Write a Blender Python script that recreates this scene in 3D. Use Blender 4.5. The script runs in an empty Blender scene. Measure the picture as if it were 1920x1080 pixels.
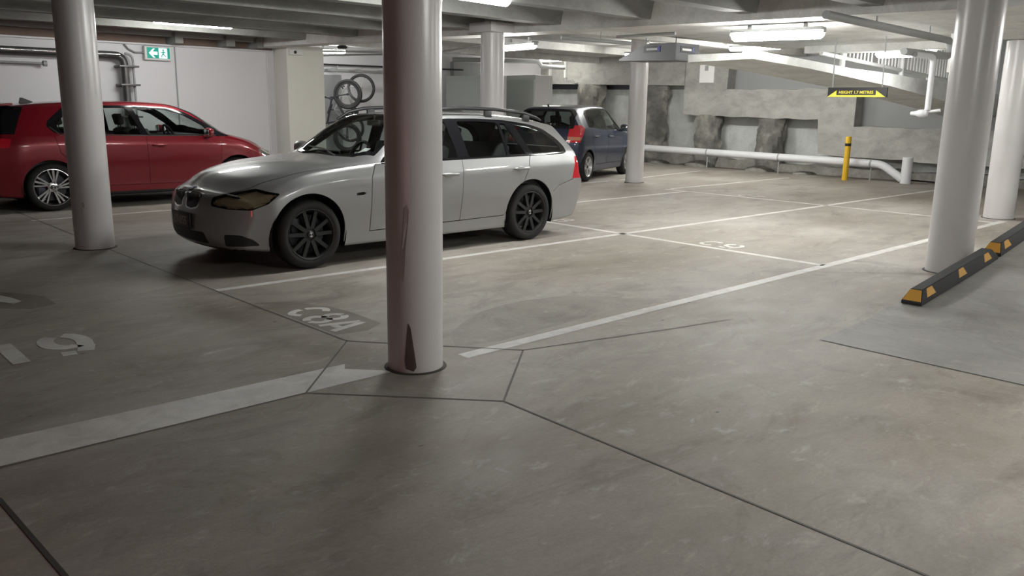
import bpy, bmesh, math, random
import numpy as np
from mathutils import Vector, Matrix
random.seed(7)
PI = math.pi
SC = bpy.context.scene
COL = SC.collection

# ------------------------------------------------------------------ helpers
def link(o, parent=None):
    COL.objects.link(o)
    if parent is not None:
        o.parent = parent
    return o

def tag(o, label=None, cat=None, group=None, kind=None):
    if label: o['label'] = label
    if cat: o['category'] = cat
    if group: o['group'] = group
    if kind: o['kind'] = kind
    return o

def empty(name, loc=(0, 0, 0), rotz=0.0):
    o = bpy.data.objects.new(name, None)
    o.empty_display_size = 0.2
    o.location = loc
    o.rotation_euler = (0, 0, rotz)
    return link(o)

def auto_smooth(me, ang=35):
    for p in me.polygons:
        p.use_smooth = True
    me.set_sharp_from_angle(angle=math.radians(ang))

def obj(name, bm, mat, parent=None, smooth=35):
    me = bpy.data.meshes.new(name)
    bm.normal_update()
    bm.to_mesh(me)
    bm.free()
    for m in (mat if isinstance(mat, (list, tuple)) else [mat]):
        me.materials.append(m)
    if smooth:
        auto_smooth(me, smooth)
    return link(bpy.data.objects.new(name, me), parent)

def add_box(bm, c, s, rot=None, bevel=0.0, mi=0):
    """box centred at c with full sizes s"""
    b = bmesh.new()
    bmesh.ops.create_cube(b, size=1.0)
    for v in b.verts:
        v.co = Vector((v.co.x * s[0], v.co.y * s[1], v.co.z * s[2]))
    if bevel > 0:
        bmesh.ops.bevel(b, geom=list(b.edges), offset=bevel, segments=2, affect='EDGES', profile=0.6)
    M = Matrix.Translation(Vector(c))
    if rot is not None:
        M = M @ rot
    join(bm, b, M, mi)

def join(bm, b, M=None, mi=0):
    mp = {}
    for v in b.verts:
        mp[v] = bm.verts.new(M @ v.co if M is not None else v.co)
    for f in b.faces:
        try:
            g = bm.faces.new([mp[v] for v in f.verts])
            g.material_index = mi
        except ValueError:
            pass
    b.free()

def box2(bm, a, b, bevel=0.0, mi=0):
    a = Vector(a); b = Vector(b)
    add_box(bm, (a + b) / 2, [abs(b[i] - a[i]) for i in range(3)], None, bevel, mi)

def add_tube(bm, pts, r, n=10, caps=True, mi=0):
    """round tube through pts; r a number or list"""
    pts = [Vector(p) for p in pts]
    rs = r if isinstance(r, (list, tuple)) else [r] * len(pts)
    rings = []
    prev = None
    for i, p in enumerate(pts):
        if i == 0: t = pts[1] - pts[0]
        elif i == len(pts) - 1: t = pts[-1] - pts[-2]
        else: t = (pts[i + 1] - p).normalized() + (p - pts[i - 1]).normalized()
        t.normalize()
        if prev is None:
            up = Vector((0, 0, 1)) if abs(t.z) < 0.9 else Vector((1, 0, 0))
            a = t.cross(up).normalized()
        else:
            a = (prev - t * prev.dot(t)).normalized()
        prev = a
        b = t.cross(a)
        k = 1.0
        if 0 < i < len(pts) - 1:
            c = (pts[i + 1] - p).normalized().dot((p - pts[i - 1]).normalized())
            k = 1.0 / max(0.6, math.sqrt((1 + c) / 2))
        rings.append([bm.verts.new(p + (a * math.cos(2 * PI * j / n) + b * math.sin(2 * PI * j / n)) * rs[i] * (k if k < 1.2 else 1.0)) for j in range(n)])
    for i in range(len(rings) - 1):
        for j in range(n):
            f = bm.faces.new((rings[i][j], rings[i][(j + 1) % n], rings[i + 1][(j + 1) % n], rings[i + 1][j]))
            f.material_index = mi
    if caps:
        bm.faces.new(rings[0][::-1]).material_index = mi
        bm.faces.new(rings[-1]).material_index = mi

def arc_pts(p0, corner, p1, r, n=6):
    """fillet: points around 'corner' between p0 and p1"""
    p0, c, p1 = Vector(p0), Vector(corner), Vector(p1)
    d0 = (p0 - c).normalized(); d1 = (p1 - c).normalized()
    a = c + d0 * r; b = c + d1 * r
    return [(a * (1 - t) ** 2 + c * 2 * t * (1 - t) + b * t * t) for t in [i / n for i in range(n + 1)]]

def add_lathe(bm, prof, n=32, M=None, mi=0, closed=False):
    """prof: list of (r, h); axis z, then transformed by M"""
    rings = []
    for r, h in prof:
        if r < 1e-6:
            v = Vector((0, 0, h)); rings.append([bm.verts.new(M @ v if M else v)])
        else:
            ring = []
            for j in range(n):
                v = Vector((r * math.cos(2 * PI * j / n), r * math.sin(2 * PI * j / n), h))
                ring.append(bm.verts.new(M @ v if M else v))
            rings.append(ring)
    m = len(rings)
    for i in range(m if closed else m - 1):
        A, B = rings[i], rings[(i + 1) % m]
        for j in range(n):
            k = (j + 1) % n
            if len(A) == 1 and len(B) == 1: continue
            if len(A) == 1: f = bm.faces.new((A[0], B[k], B[j]))
            elif len(B) == 1: f = bm.faces.new((A[j], A[k], B[0]))
            else: f = bm.faces.new((A[j], A[k], B[k], B[j]))
            f.material_index = mi

def add_prism(bm, poly, h0, h1, M=None, mi=0):
    """extrude 2D polygon (x,y) from z=h0 to h1, then transform"""
    lo = [bm.verts.new((M @ Vector((x, y, h0))) if M else Vector((x, y, h0))) for x, y in poly]
    hi = [bm.verts.new((M @ Vector((x, y, h1))) if M else Vector((x, y, h1))) for x, y in poly]
    n = len(poly)
    fs = [bm.faces.new(lo[::-1]), bm.faces.new(hi)]
    for i in range(n):
        fs.append(bm.faces.new((lo[i], lo[(i + 1) % n], hi[(i + 1) % n], hi[i])))
    for f in fs: f.material_index = mi

def Mcols(o, ex, ey, ez):
    return Matrix(((ex[0], ey[0], ez[0], o[0]), (ex[1], ey[1], ez[1], o[1]), (ex[2], ey[2], ez[2], o[2]), (0, 0, 0, 1)))

def XZ(y=0):      # polygon given in (x,z), extruded along +y
    return Mcols((0, y, 0), (1, 0, 0), (0, 0, 1), (0, 1, 0))

def YZ(x=0):      # polygon given in (y,z), extruded along +x
    return Mcols((x, 0, 0), (0, 1, 0), (0, 0, 1), (1, 0, 0))

def fix_normals(bm):
    bmesh.ops.recalc_face_normals(bm, faces=list(bm.faces))

# ------------------------------------------------------------------ materials
def new_mat(name):
    m = bpy.data.materials.new(name)
    m.use_nodes = True
    nt = m.node_tree
    return m, nt, nt.nodes['Principled BSDF']

def simple(name, col, rough=0.5, metal=0.0, coat=0.0, spec=0.5, bump=0.0, bscale=60.0, var=0.0, vscale=3.0, backdark=False):
    m, nt, b = new_mat(name)
    b.inputs['Base Color'].default_value = (*col, 1)
    b.inputs['Roughness'].default_value = rough
    b.inputs['Metallic'].default_value = metal
    b.inputs['Coat Weight'].default_value = coat
    b.inputs['Coat Roughness'].default_value = 0.05
    b.inputs['Specular IOR Level'].default_value = spec
    if var > 0 or bump > 0:
        g = nt.nodes.new('ShaderNodeNewGeometry')
    if var > 0:
        n = nt.nodes.new('ShaderNodeTexNoise'); n.inputs['Scale'].default_value = vscale; n.inputs['Detail'].default_value = 6
        nt.links.new(g.outputs['Position'], n.inputs['Vector'])
        mx = nt.nodes.new('ShaderNodeMix'); mx.data_type = 'RGBA'
        mx.inputs[6].default_value = (*[c * (1 - var) for c in col], 1)
        mx.inputs[7].default_value = (*[min(1, c * (1 + var)) for c in col], 1)
        nt.links.new(n.outputs['Fac'], mx.inputs[0]); nt.links.new(mx.outputs[2], b.inputs['Base Color'])
    if bump > 0:
        n2 = nt.nodes.new('ShaderNodeTexNoise'); n2.inputs['Scale'].default_value = bscale; n2.inputs['Detail'].default_value = 4
        nt.links.new(g.outputs['Position'], n2.inputs['Vector'])
        bp = nt.nodes.new('ShaderNodeBump'); bp.inputs['Strength'].default_value = bump; bp.inputs['Distance'].default_value = 0.01
        nt.links.new(n2.outputs['Fac'], bp.inputs['Height']); nt.links.new(bp.outputs['Normal'], b.inputs['Normal'])
    if backdark:   # the inside of painted sheet metal is dark trim
        g2 = nt.nodes.new('ShaderNodeNewGeometry')
        d = nt.nodes.new('ShaderNodeBsdfDiffuse'); d.inputs['Color'].default_value = (0.11, 0.11, 0.11, 1)
        mix = nt.nodes.new('ShaderNodeMixShader')
        out = nt.nodes['Material Output']
        nt.links.new(g2.outputs['Backfacing'], mix.inputs[0])
        nt.links.new(b.outputs[0], mix.inputs[1]); nt.links.new(d.outputs[0], mix.inputs[2])
        nt.links.new(mix.outputs[0], out.inputs['Surface'])
    return m

def emit(name, col, strength, base=(0.8, 0.8, 0.8)):
    m, nt, b = new_mat(name)
    b.inputs['Base Color'].default_value = (*base, 1)
    b.inputs['Emission Color'].default_value = (*col, 1)
    b.inputs['Emission Strength'].default_value = strength
    return m

def glass(name, tint, rough=0.0):
    m, nt, b = new_mat(name)
    nt.nodes.remove(b)
    out = nt.nodes['Material Output']
    t = nt.nodes.new('ShaderNodeBsdfTransparent'); t.inputs['Color'].default_value = (*tint, 1)
    g = nt.nodes.new('ShaderNodeBsdfGlossy'); g.inputs['Roughness'].default_value = rough
    fr = nt.nodes.new('ShaderNodeFresnel'); fr.inputs['IOR'].default_value = 1.5
    ge = nt.nodes.new('ShaderNodeNewGeometry'); mr = nt.nodes.new('ShaderNodeMapRange')   # same reflectance from either side of the thin pane
    mr.inputs['To Min'].default_value = 1.5; mr.inputs['To Max'].default_value = 1 / 1.5
    nt.links.new(ge.outputs['Backfacing'], mr.inputs['Value']); nt.links.new(mr.outputs[0], fr.inputs['IOR'])
    mx = nt.nodes.new('ShaderNodeMixShader')
    nt.links.new(fr.outputs[0], mx.inputs[0]); nt.links.new(t.outputs[0], mx.inputs[1]); nt.links.new(g.outputs[0], mx.inputs[2])
    nt.links.new(mx.outputs[0], out.inputs['Surface'])
    return m

def concrete(name, c1, c2, c3, rough=(0.4, 0.6), scale=1.0, stretch=(1, 1, 1), bump=0.15, pits=0.0, spec=0.4, scuff=0.0):
    """mottled concrete: broad clouds, finer blotches, fine grain, optional dark pits"""
    m, nt, b = new_mat(name)
    N = nt.nodes; L = nt.links
    g = N.new('ShaderNodeNewGeometry')
    mp = N.new('ShaderNodeMapping'); mp.inputs['Scale'].default_value = stretch
    L.new(g.outputs['Position'], mp.inputs['Vector'])
    def noise(s, d, r=0.55, dist=0.0):
        n = N.new('ShaderNodeTexNoise'); n.inputs['Scale'].default_value = s * scale
        n.inputs['Detail'].default_value = d; n.inputs['Roughness'].default_value = r
        n.inputs['Distortion'].default_value = dist
        L.new(mp.outputs[0], n.inputs['Vector']); return n
    def ramp(inp, stops):
        r = N.new('ShaderNodeValToRGB'); L.new(inp, r.inputs[0])
        e = r.color_ramp.elements
        e[0].position, e[0].color = stops[0][0], (*stops[0][1], 1)
        e[1].position, e[1].color = stops[-1][0], (*stops[-1][1], 1)
        for p, c in stops[1:-1]:
            x = e.new(p); x.color = (*c, 1)
        return r
    n1 = noise(0.45, 5, 0.6, 0.4); n2 = noise(2.3, 8, 0.65, 0.6); n3 = noise(38, 4, 0.7)
    r1 = ramp(n1.outputs['Fac'], [(0.32, c1), (0.5, c2), (0.68, c3)])
    def mix(a, bcol, fac, mode):
        x = N.new('ShaderNodeMix'); x.data_type = 'RGBA'; x.blend_type = mode
        if isinstance(fac, float): x.inputs[0].default_value = fac
        else: L.new(fac, x.inputs[0])
        L.new(a, x.inputs[6])
        if isinstance(bcol, tuple): x.inputs[7].default_value = (*bcol, 1)
        else: L.new(bcol, x.inputs[7])
        return x.outputs[2]
    r2 = ramp(n2.outputs['Fac'], [(0.3, (0.70, 0.69, 0.68)), (0.55, (1.0, 1.0, 1.0)), (0.72, (1.12, 1.11, 1.10))])
    col = mix(r1.outputs[0], r2.outputs[0], 0.85, 'MULTIPLY')
    r3 = ramp(n3.outputs['Fac'], [(0.25, (0.8, 0.8, 0.8)), (0.75, (1.12, 1.12, 1.12))])
    col = mix(col, r3.outputs[0], 0.6, 'MULTIPLY')
    if scuff > 0:
        n5 = noise(5.5, 8, 0.75, 0.5)
        r5 = ramp(n5.outputs['Fac'], [(0.56, (0, 0, 0)), (0.68, (scuff, scuff, scuff))])
        col = mix(col, (0.50, 0.475, 0.44), r5.outputs[0], 'MIX')
        n6 = noise(1.1, 9, 0.75, 1.4)
        r6 = ramp(n6.outputs['Fac'], [(0.36, (0.72, 0.71, 0.70)), (0.47, (1, 1, 1))])
        col = mix(col, r6.outputs[0], 0.8, 'MULTIPLY')
    if pits > 0:
        v = N.new('ShaderNodeTexVoronoi'); v.inputs['Scale'].default_value = 3.0
        L.new(mp.outputs[0], v.inputs['Vector'])
        n4 = noise(9, 3)
        ad = N.new('ShaderNodeMath'); ad.operation = 'MULTIPLY_ADD'; ad.inputs[1].default_value = 0.10; L.new(n4.outputs['Fac'], ad.inputs[0]); L.new(v.outputs['Distance'], ad.inputs[2])
        rp = ramp(ad.outputs[0], [(0.072, (1, 1, 1)), (0.095, (0, 0, 0))])
        col = mix(col, (0.09, 0.085, 0.08), rp.outputs[0], 'MIX') if pits >= 1 else mix(col, (0.16, 0.15, 0.145), rp.outputs[0], 'MIX')
    L.new(col, b.inputs['Base Color'])
    mr = N.new('ShaderNodeMapRange'); mr.inputs['To Min'].default_value = rough[0]; mr.inputs['To Max'].default_value = rough[1]
    mr.inputs['From Min'].default_value = 0.3; mr.inputs['From Max'].default_value = 0.7
    L.new(n2.outputs['Fac'], mr.inputs['Value']); L.new(mr.outputs[0], b.inputs['Roughness'])
    b.inputs['Specular IOR Level'].default_value = spec
    bp = N.new('ShaderNodeBump'); bp.inputs['Strength'].default_value = bump; bp.inputs['Distance'].default_value = 0.01
    L.new(n3.outputs['Fac'], bp.inputs['Height']); L.new(bp.outputs['Normal'], b.inputs['Normal'])
    return m

M = {}
M['floor'] = concrete('floor_concrete', (0.255, 0.225, 0.188), (0.325, 0.297, 0.262), (0.40, 0.378, 0.345), rough=(0.5, 0.68), stretch=(0.8, 1.5, 1), pits=1, spec=0.3, scuff=0.45)
M['floor_stain'] = concrete('dark_floor_stain', (0.235, 0.212, 0.182), (0.285, 0.262, 0.232), (0.335, 0.312, 0.282), rough=(0.5, 0.65), spec=0.3, scuff=0.4)
M['patch'] = concrete('newer_floor_concrete', (0.262, 0.252, 0.234), (0.30, 0.292, 0.275), (0.34, 0.333, 0.318), rough=(0.5, 0.65), stretch=(1, 0.6, 1), scuff=0.3)
M['ceil'] = concrete('ceiling_concrete', (0.25, 0.255, 0.24), (0.295, 0.30, 0.285), (0.34, 0.345, 0.33), rough=(0.7, 0.9), stretch=(0.6, 1, 1), bump=0.1, spec=0.2)
M['beam'] = concrete('painted_beam_concrete', (0.70, 0.70, 0.68), (0.77, 0.77, 0.75), (0.83, 0.83, 0.81), rough=(0.6, 0.8), bump=0.08, spec=0.3)
M['rawwall'] = concrete('old_concrete', (0.31, 0.31, 0.295), (0.40, 0.397, 0.375), (0.47, 0.466, 0.445), rough=(0.8, 0.95), stretch=(1, 1, 1.6), bump=0.4, pits=0.5, spec=0.2)
M['recess'] = concrete('recessed_render', (0.52, 0.54, 0.53), (0.58, 0.60, 0.59), (0.63, 0.65, 0.64), rough=(0.8, 0.9), bump=0.1, spec=0.2)
M['shotcrete'] = concrete('rough_rock', (0.12, 0.12, 0.112), (0.225, 0.22, 0.205), (0.50, 0.485, 0.43), rough=(0.85, 0.95), scale=3.0, bump=0.9, spec=0.2)
M['whitewall'] = simple('white_paint_wall', (0.72, 0.71, 0.735), 0.5, var=0.04, vscale=1.2, bump=0.05, bscale=90)
M['column'] = simple('white_gloss_column_paint', (0.60, 0.585, 0.585), 0.28, var=0.06, vscale=2.5, bump=0.06, bscale=14)
M['paint'] = concrete('worn_white_road_paint', (0.52, 0.51, 0.49), (0.62, 0.61, 0.59), (0.68, 0.67, 0.65), rough=(0.45, 0.65), bump=0.1, scale=2.5)
M['joint'] = simple('joint_filler', (0.05, 0.045, 0.04), 0.8)
M['crack'] = simple('pale_joint_filler', (0.14, 0.13, 0.118), 0.8)
M['white'] = simple('white_plastic', (0.75, 0.75, 0.74), 0.4)
M['pvc'] = simple('white_pvc_pipe', (0.72, 0.73, 0.76), 0.4, var=0.05, vscale=4)
M['greypaint'] = simple('grey_painted_metal', (0.35, 0.36, 0.36), 0.5)
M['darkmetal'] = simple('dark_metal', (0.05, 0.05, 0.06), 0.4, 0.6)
M['blacksteel'] = simple('black_steel_pipe', (0.09, 0.09, 0.09), 0.35, 0.5)
M['chrome'] = simple('chrome', (0.8, 0.8, 0.8), 0.12, 1.0)
M['alu'] = simple('machined_alloy', (0.62, 0.62, 0.63), 0.25, 1.0)
M['silverrim'] = simple('silver_alloy', (0.62, 0.62, 0.63), 0.32, 0.7)
M['darkrim'] = simple('dark_grey_alloy', (0.024, 0.025, 0.027), 0.55, 0.2)
M['overspray'] = concrete('dark_overspray_on_floor', (0.17, 0.15, 0.13), (0.215, 0.195, 0.17), (0.27, 0.25, 0.22), rough=(0.5, 0.65), spec=0.3)
M['rubber'] = simple('tyre_rubber', (0.015, 0.015, 0.016), 0.8)
M['black'] = simple('black_plastic', (0.016, 0.016, 0.018), 0.45)
M['glossblack'] = simple('gloss_black_trim', (0.008, 0.008, 0.01), 0.12)
M['interior'] = simple('dark_interior', (0.05, 0.05, 0.052), 0.7)
M['seat'] = simple('dark_seat_cloth', (0.045, 0.044, 0.045), 0.85)
M['silver'] = simple('silver_metallic_paint', (0.36, 0.365, 0.37), 0.42, 0.6, coat=1.0, backdark=True)
M['red'] = simple('red_car_paint', (0.22, 0.004, 0.014), 0.3, 0.25, coat=0.9, backdark=True)
M['blue'] = simple('blue_car_paint', (0.010, 0.018, 0.050), 0.35, 0.1, coat=0.5, backdark=True)
M['glass'] = glass('car_glass', (0.76, 0.81, 0.79))
M['darkglass'] = glass('tinted_car_glass', (0.22, 0.24, 0.24))
M['lens'] = glass('clear_lamp_lens', (0.93, 0.90, 0.82))
M['bowl'] = simple('lamp_bowl', (0.34, 0.30, 0.235), 0.35, 0.3)
M['redlens'] = simple('red_lamp_lens', (0.55, 0.012, 0.025), 0.1, coat=1.0)
M['amber'] = simple('amber_lens', (0.5, 0.20, 0.12), 0.1, coat=1.0)
M['plate'] = simple('number_plate', (0.10, 0.082, 0.088), 0.5)
M['platechar'] = simple('plate_characters', (0.42, 0.38, 0.39), 0.5)
M['yellow'] = simple('safety_yellow', (0.72, 0.44, 0.02), 0.45, var=0.06, vscale=8)
M['signyellow'] = simple('sign_yellow', (0.82, 0.74, 0.08), 0.5)
M['reflector'] = simple('amber_reflector', (0.62, 0.33, 0.06), 0.4)
M['stopper'] = simple('recycled_rubber', (0.028, 0.028, 0.03), 0.8, bump=0.3, bscale=120)
M['cabinet'] = simple('grey_green_cabinet', (0.54, 0.575, 0.56), 0.45)
M['cabwhite'] = simple('white_cabinet_side', (0.78, 0.78, 0.77), 0.4)
M['bluelabel'] = simple('blue_label', (0.02, 0.03, 0.22), 0.4)
M['hoodgrey'] = simple('hood_grey_metal', (0.105, 0.108, 0.115), 0.5)
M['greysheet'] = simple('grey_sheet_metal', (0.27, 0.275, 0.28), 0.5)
M['pier'] = simple('cream_painted_pier', (0.80, 0.79, 0.73), 0.5, var=0.03)
M['stain2'] = simple('faint_scuff', (0.40, 0.355, 0.35), 0.5, var=0.2, vscale=9)
M['rampwhite'] = concrete('white_painted_ramp', (0.68, 0.69, 0.67), (0.76, 0.77, 0.75), (0.82, 0.83, 0.81), rough=(0.5, 0.7), bump=0.1, spec=0.3)
M['paper'] = simple('white_paper', (0.8, 0.8, 0.8), 0.7)
M['rust'] = simple('rust_brown_steel', (0.19, 0.135, 0.11), 0.8, var=0.2)
M['stain'] = simple('dirt_stain', (0.10, 0.085, 0.08), 0.7, var=0.3, vscale=9)
M['rubble'] = concrete('rubble', (0.20, 0.195, 0.18), (0.28, 0.27, 0.25), (0.36, 0.35, 0.33), rough=(0.9, 0.95), scale=4, bump=0.6)
M['tube'] = emit('lamp_diffuser', (1.0, 1.0, 0.96), 26.0)
M['tubedim'] = emit('lamp_diffuser_far', (1.0, 0.99, 0.93), 30.0)
M['tubefar'] = emit('lamp_diffuser_weak', (1.0, 0.98, 0.9), 9.0)
M['signgreen'] = emit('exit_green', (0.0, 0.50, 0.37), 0.085, (0.0, 0.16, 0.11))
M['signwhite'] = emit('exit_white', (0.75, 1.0, 1.0), 0.22)
# ------------------------------------------------------------------ cars
def pchip(xs, ys, x):
    xs = np.asarray(xs, float); ys = np.asarray(ys, float)
    h = np.diff(xs); d = np.diff(ys) / h
    m = np.zeros(len(xs))
    for i in range(1, len(xs) - 1):
        if d[i - 1] * d[i] > 0:
            w1 = 2 * h[i] + h[i - 1]; w2 = h[i] + 2 * h[i - 1]
            m[i] = (w1 + w2) / (w1 / d[i - 1] + w2 / d[i])
    m[0] = d[0]; m[-1] = d[-1]
    x = min(max(x, xs[0]), xs[-1])
    i = min(int(np.searchsorted(xs, x, 'right')) - 1, len(h) - 1)
    t = (x - xs[i]) / h[i]
    return ((1 + 2 * t) * (1 - t) ** 2 * ys[i] + t * (1 - t) ** 2 * h[i] * m[i] + t * t * (3 - 2 * t) * ys[i + 1] + t * t * (t - 1) * h[i] * m[i + 1])

SEGS = [3, 2, 3, 6, 5, 2, 3, 10, 4, 5, 4]
SHARP = {0, 1, 2, 5, 6, 7, 11}
def half_section(row):
    zb, wl, wm, zm, wc, zc, wb, zbelt, wr, zr, wsd, zsd, zq, zt = row
    P = [(0, zb), (0.85 * wl, zb), (wl - 0.015, zb + 0.015), (wl, zb + 0.09), (wm, zm), (wc, zc),
         (wc + 0.002 - 0.25 * max(0, wc - wb) * 0.5, zc + 0.028), (wb, zbelt), (wr, zr), (wsd, zsd), (0.5 * wsd, zq), (0, zt)]
    P = [np.array(p, float) for p in P]
    out = []
    for i, n in enumerate(SEGS):
        a, b = P[i], P[i + 1]
        ma = (b - a) if i in SHARP else (b - P[i - 1]) / 2
        mb = (b - a) if (i + 1) in SHARP else (P[i + 2] - a) / 2
        if i == 10: mb = np.array([b[0] - a[0], 0.0])
        la = np.linalg.norm(b - a)
        for mm in (ma, mb):
            l = np.linalg.norm(mm)
            if l > 1e-9: mm *= la / l
        for k in range(n):
            t = k / n
            out.append((1 + 2 * t) * (1 - t) ** 2 * a + t * (1 - t) ** 2 * ma + t * t * (3 - 2 * t) * b + t * t * (t - 1) * mb)
    out.append(P[-1])
    return np.array(out)

def pip(x, y, poly):
    c = False; n = len(poly); j = n - 1
    for i in range(n):
        xi, yi = poly[i]; xj, yj = poly[j]
        if (yi > y) != (yj > y) and x < (xj - xi) * (y - yi) / (yj - yi) + xi: c = not c
        j = i
    return c

def smooth_poly(pts, r=0.03, n=4):
    """round the corners of a polygon"""
    out = []
    m = len(pts)
    for i in range(m):
        p0, p, p1 = Vector(pts[i - 1]), Vector(pts[i]), Vector(pts[(i + 1) % m])
        d0, d1 = p0 - p, p1 - p
        rr = min(r, d0.length * 0.45, d1.length * 0.45)
        a = p + d0.normalized() * rr; b = p + d1.normalized() * rr
        for k in range(n + 1):
            t = k / n
            q = a * (1 - t) ** 2 + p * 2 * t * (1 - t) + b * t * t
            out.append((q.x, q.y))
    return out

SIDE = lambda s: (Vector((1, 0, 0)), Vector((0, 0, 1)), (lambda f, c: c.y * s > 0.2 and f.normal.y * s > 0.22))
AROUND = lambda s: (Vector((1, 0, 0)), Vector((0, 0, 1)), (lambda f, c: c.y * s >= 0))
SIDEALL = lambda s: (Vector((1, 0, 0)), Vector((0, 0, 1)), (lambda f, c: c.y * s > 0.3))
TOP = (Vector((1, 0, 0)), Vector((0, 1, 0)), (lambda f, c: f.normal.z > 0.18))
FRONT = (Vector((0, 1, 0)), Vector((0, 0, 1)), (lambda f, c: f.normal.x < -0.15 and c.x < 1.0))
REAR = (Vector((0, 1, 0)), Vector((0, 0, 1)), (lambda f, c: f.normal.x > 0.2 and c.x > 2.5))
DIAG = lambda s: (Vector((1, s, 0)), Vector((0, 0, 1)), (lambda f, c: c.y * s > 0.25 and c.x < 1.1 and f.normal.z < 0.93))

def cut(bm, poly, proj, closed=True):
    A, B, filt = proj
    a2, b2 = A.length_squared, B.length_squared
    n = len(poly)
    for i in range(n if closed else n - 1):
        p, q = poly[i], poly[(i + 1) % n]
        dx, dy = q[0] - p[0], q[1] - p[1]
        l = math.hypot(dx, dy)
        if l < 1e-6: continue
        N = (A / math.sqrt(a2)) * (-dy / l * math.sqrt(a2)) + B * (dx / l)
        if a2 != 1.0: N = A * (-dy / l) + B * (dx / l)
        co = A * (p[0] / a2) + B * (p[1] / b2)
        x0, x1 = min(p[0], q[0]) - 1e-4, max(p[0], q[0]) + 1e-4
        y0, y1 = min(p[1], q[1]) - 1e-4, max(p[1], q[1]) + 1e-4
        fs = []
        for f in bm.faces:
            c = f.calc_center_median()
            if abs(A.dot(c) - (x0 + x1) / 2) > (x1 - x0) / 2 + 0.25 or abs(B.dot(c) - (y0 + y1) / 2) > (y1 - y0) / 2 + 0.25: continue
            if not filt(f, c): continue
            us = [A.dot(v.co) for v in f.verts]
            if max(us) < x0 or min(us) > x1: continue
            vs = [B.dot(v.co) for v in f.verts]
            if max(vs) < y0 or min(vs) > y1: continue
            fs.append(f)
        if not fs: continue
        ed = set(e for f in fs for e in f.edges); ve = set(v for f in fs for v in f.verts)
        bmesh.ops.bisect_plane(bm, geom=fs + list(ed) + list(ve), dist=1e-5, plane_co=co, plane_no=N.normalized())

def assign(bm, lay, poly, proj, lab, only=None):
    A, B, filt = proj
    for f in bm.faces:
        if only is not None and f[lay] not in only: continue
        c = f.calc_center_median()
        if filt(f, c) and pip(A.dot(c), B.dot(c), poly): f[lay] = lab

def region(bm, lay, poly, proj, lab, only=None):
    cut(bm, poly, proj); bm.normal_update(); assign(bm, lay, poly, proj, lab, only)

def stroke(bm, lay, pts, w, proj, lab, only=None):
    for i in range(len(pts) - 1):
        p, q = Vector(pts[i]), Vector(pts[i + 1])
        d = (q - p).normalized(); n = Vector((-d.y, d.x)) * (w / 2); e = d * (w * 0.3)
        quad = [tuple(p - e + n), tuple(p - e - n), tuple(q + e - n), tuple(q + e + n)]
        region(bm, lay, quad, proj, lab, only)

def car_shell(sp):
    T = np.array(sp['table'], float)
    L = sp['L']
    rf, rr = sp['rf'], sp['rr']
    s_list = [rf] + list(np.arange(rf + 0.02, 0.5, 0.028)) + list(np.arange(0.52, L - 0.5, 0.042)) + list(np.arange(L - 0.5, L - rr - 0.01, 0.03)) + [L - rr]
    rows = lambda s: [pchip(T[:, 0], T[:, k], s) for k in range(1, T.shape[1])]
    rings = []
    ts = [0.02, 0.12, 0.25, 0.38, 0.5, 0.6, 0.69, 0.77, 0.84, 0.9, 0.945, 0.975, 0.992]
    S0 = half_section(rows(rf)); zc0 = sp.get('zcf', 0.46)
    for t in ts:
        sec = S0.copy(); sec[:, 0] *= t; sec[:, 1] = zc0 + (sec[:, 1] - zc0) * t
        rings.append((sec, rf - rf * (1 - t ** 4) ** 0.5))
    for s in s_list: rings.append((half_section(rows(s)), s))
    S1 = half_section(rows(L - rr)); zc1 = sp.get('zcr', 0.8)
    for t in ts[::-1]:
        sec = S1.copy(); sec[:, 0] *= t; sec[:, 1] = zc1 + (sec[:, 1] - zc1) * t
        rings.append((sec, L - rr + rr * (1 - t ** 4) ** 0.5))
    W = sp['W']
    lf, lr = np.array(sp['lean_f'], float), np.array(sp['lean_r'], float)
    def warp(s, y, z):
        ff = max(0.0, 1 - s / 0.95) ** 1.5
        fr = max(0.0, min(1.0, (s - (L - 1.0)) / 1.0)) ** 1.5
        a = min(1.0, abs(y) / W)
        u = s + (sp['kf'] * a ** 2.6 + pchip(lf[:, 0], lf[:, 1], z)) * ff
        u -= (sp['kr'] * a ** 3.2 + pchip(lr[:, 0], lr[:, 1], z)) * fr
        return u
    bm = bmesh.new()
    vr = []
    for sec, s in rings:
        pts = [(y, z) for y, z in sec] + [(-y, z) for y, z in sec[-2:0:-1]]
        vr.append([bm.verts.new((warp(s, y, z), y, z)) for y, z in pts])
    n = len(vr[0])
    for i in range(len(vr) - 1):
        for j in range(n):
            k = (j + 1) % n
            bm.faces.new((vr[i][j], vr[i][k], vr[i + 1][k], vr[i + 1][j]))
    bm.faces.new(vr[0][::-1]); bm.faces.new(vr[-1])
    bmesh.ops.triangulate(bm, faces=[bm.faces[-1] if False else f for f in bm.faces if len(f.verts) > 4])
    fix_normals(bm)
    return bm

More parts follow.
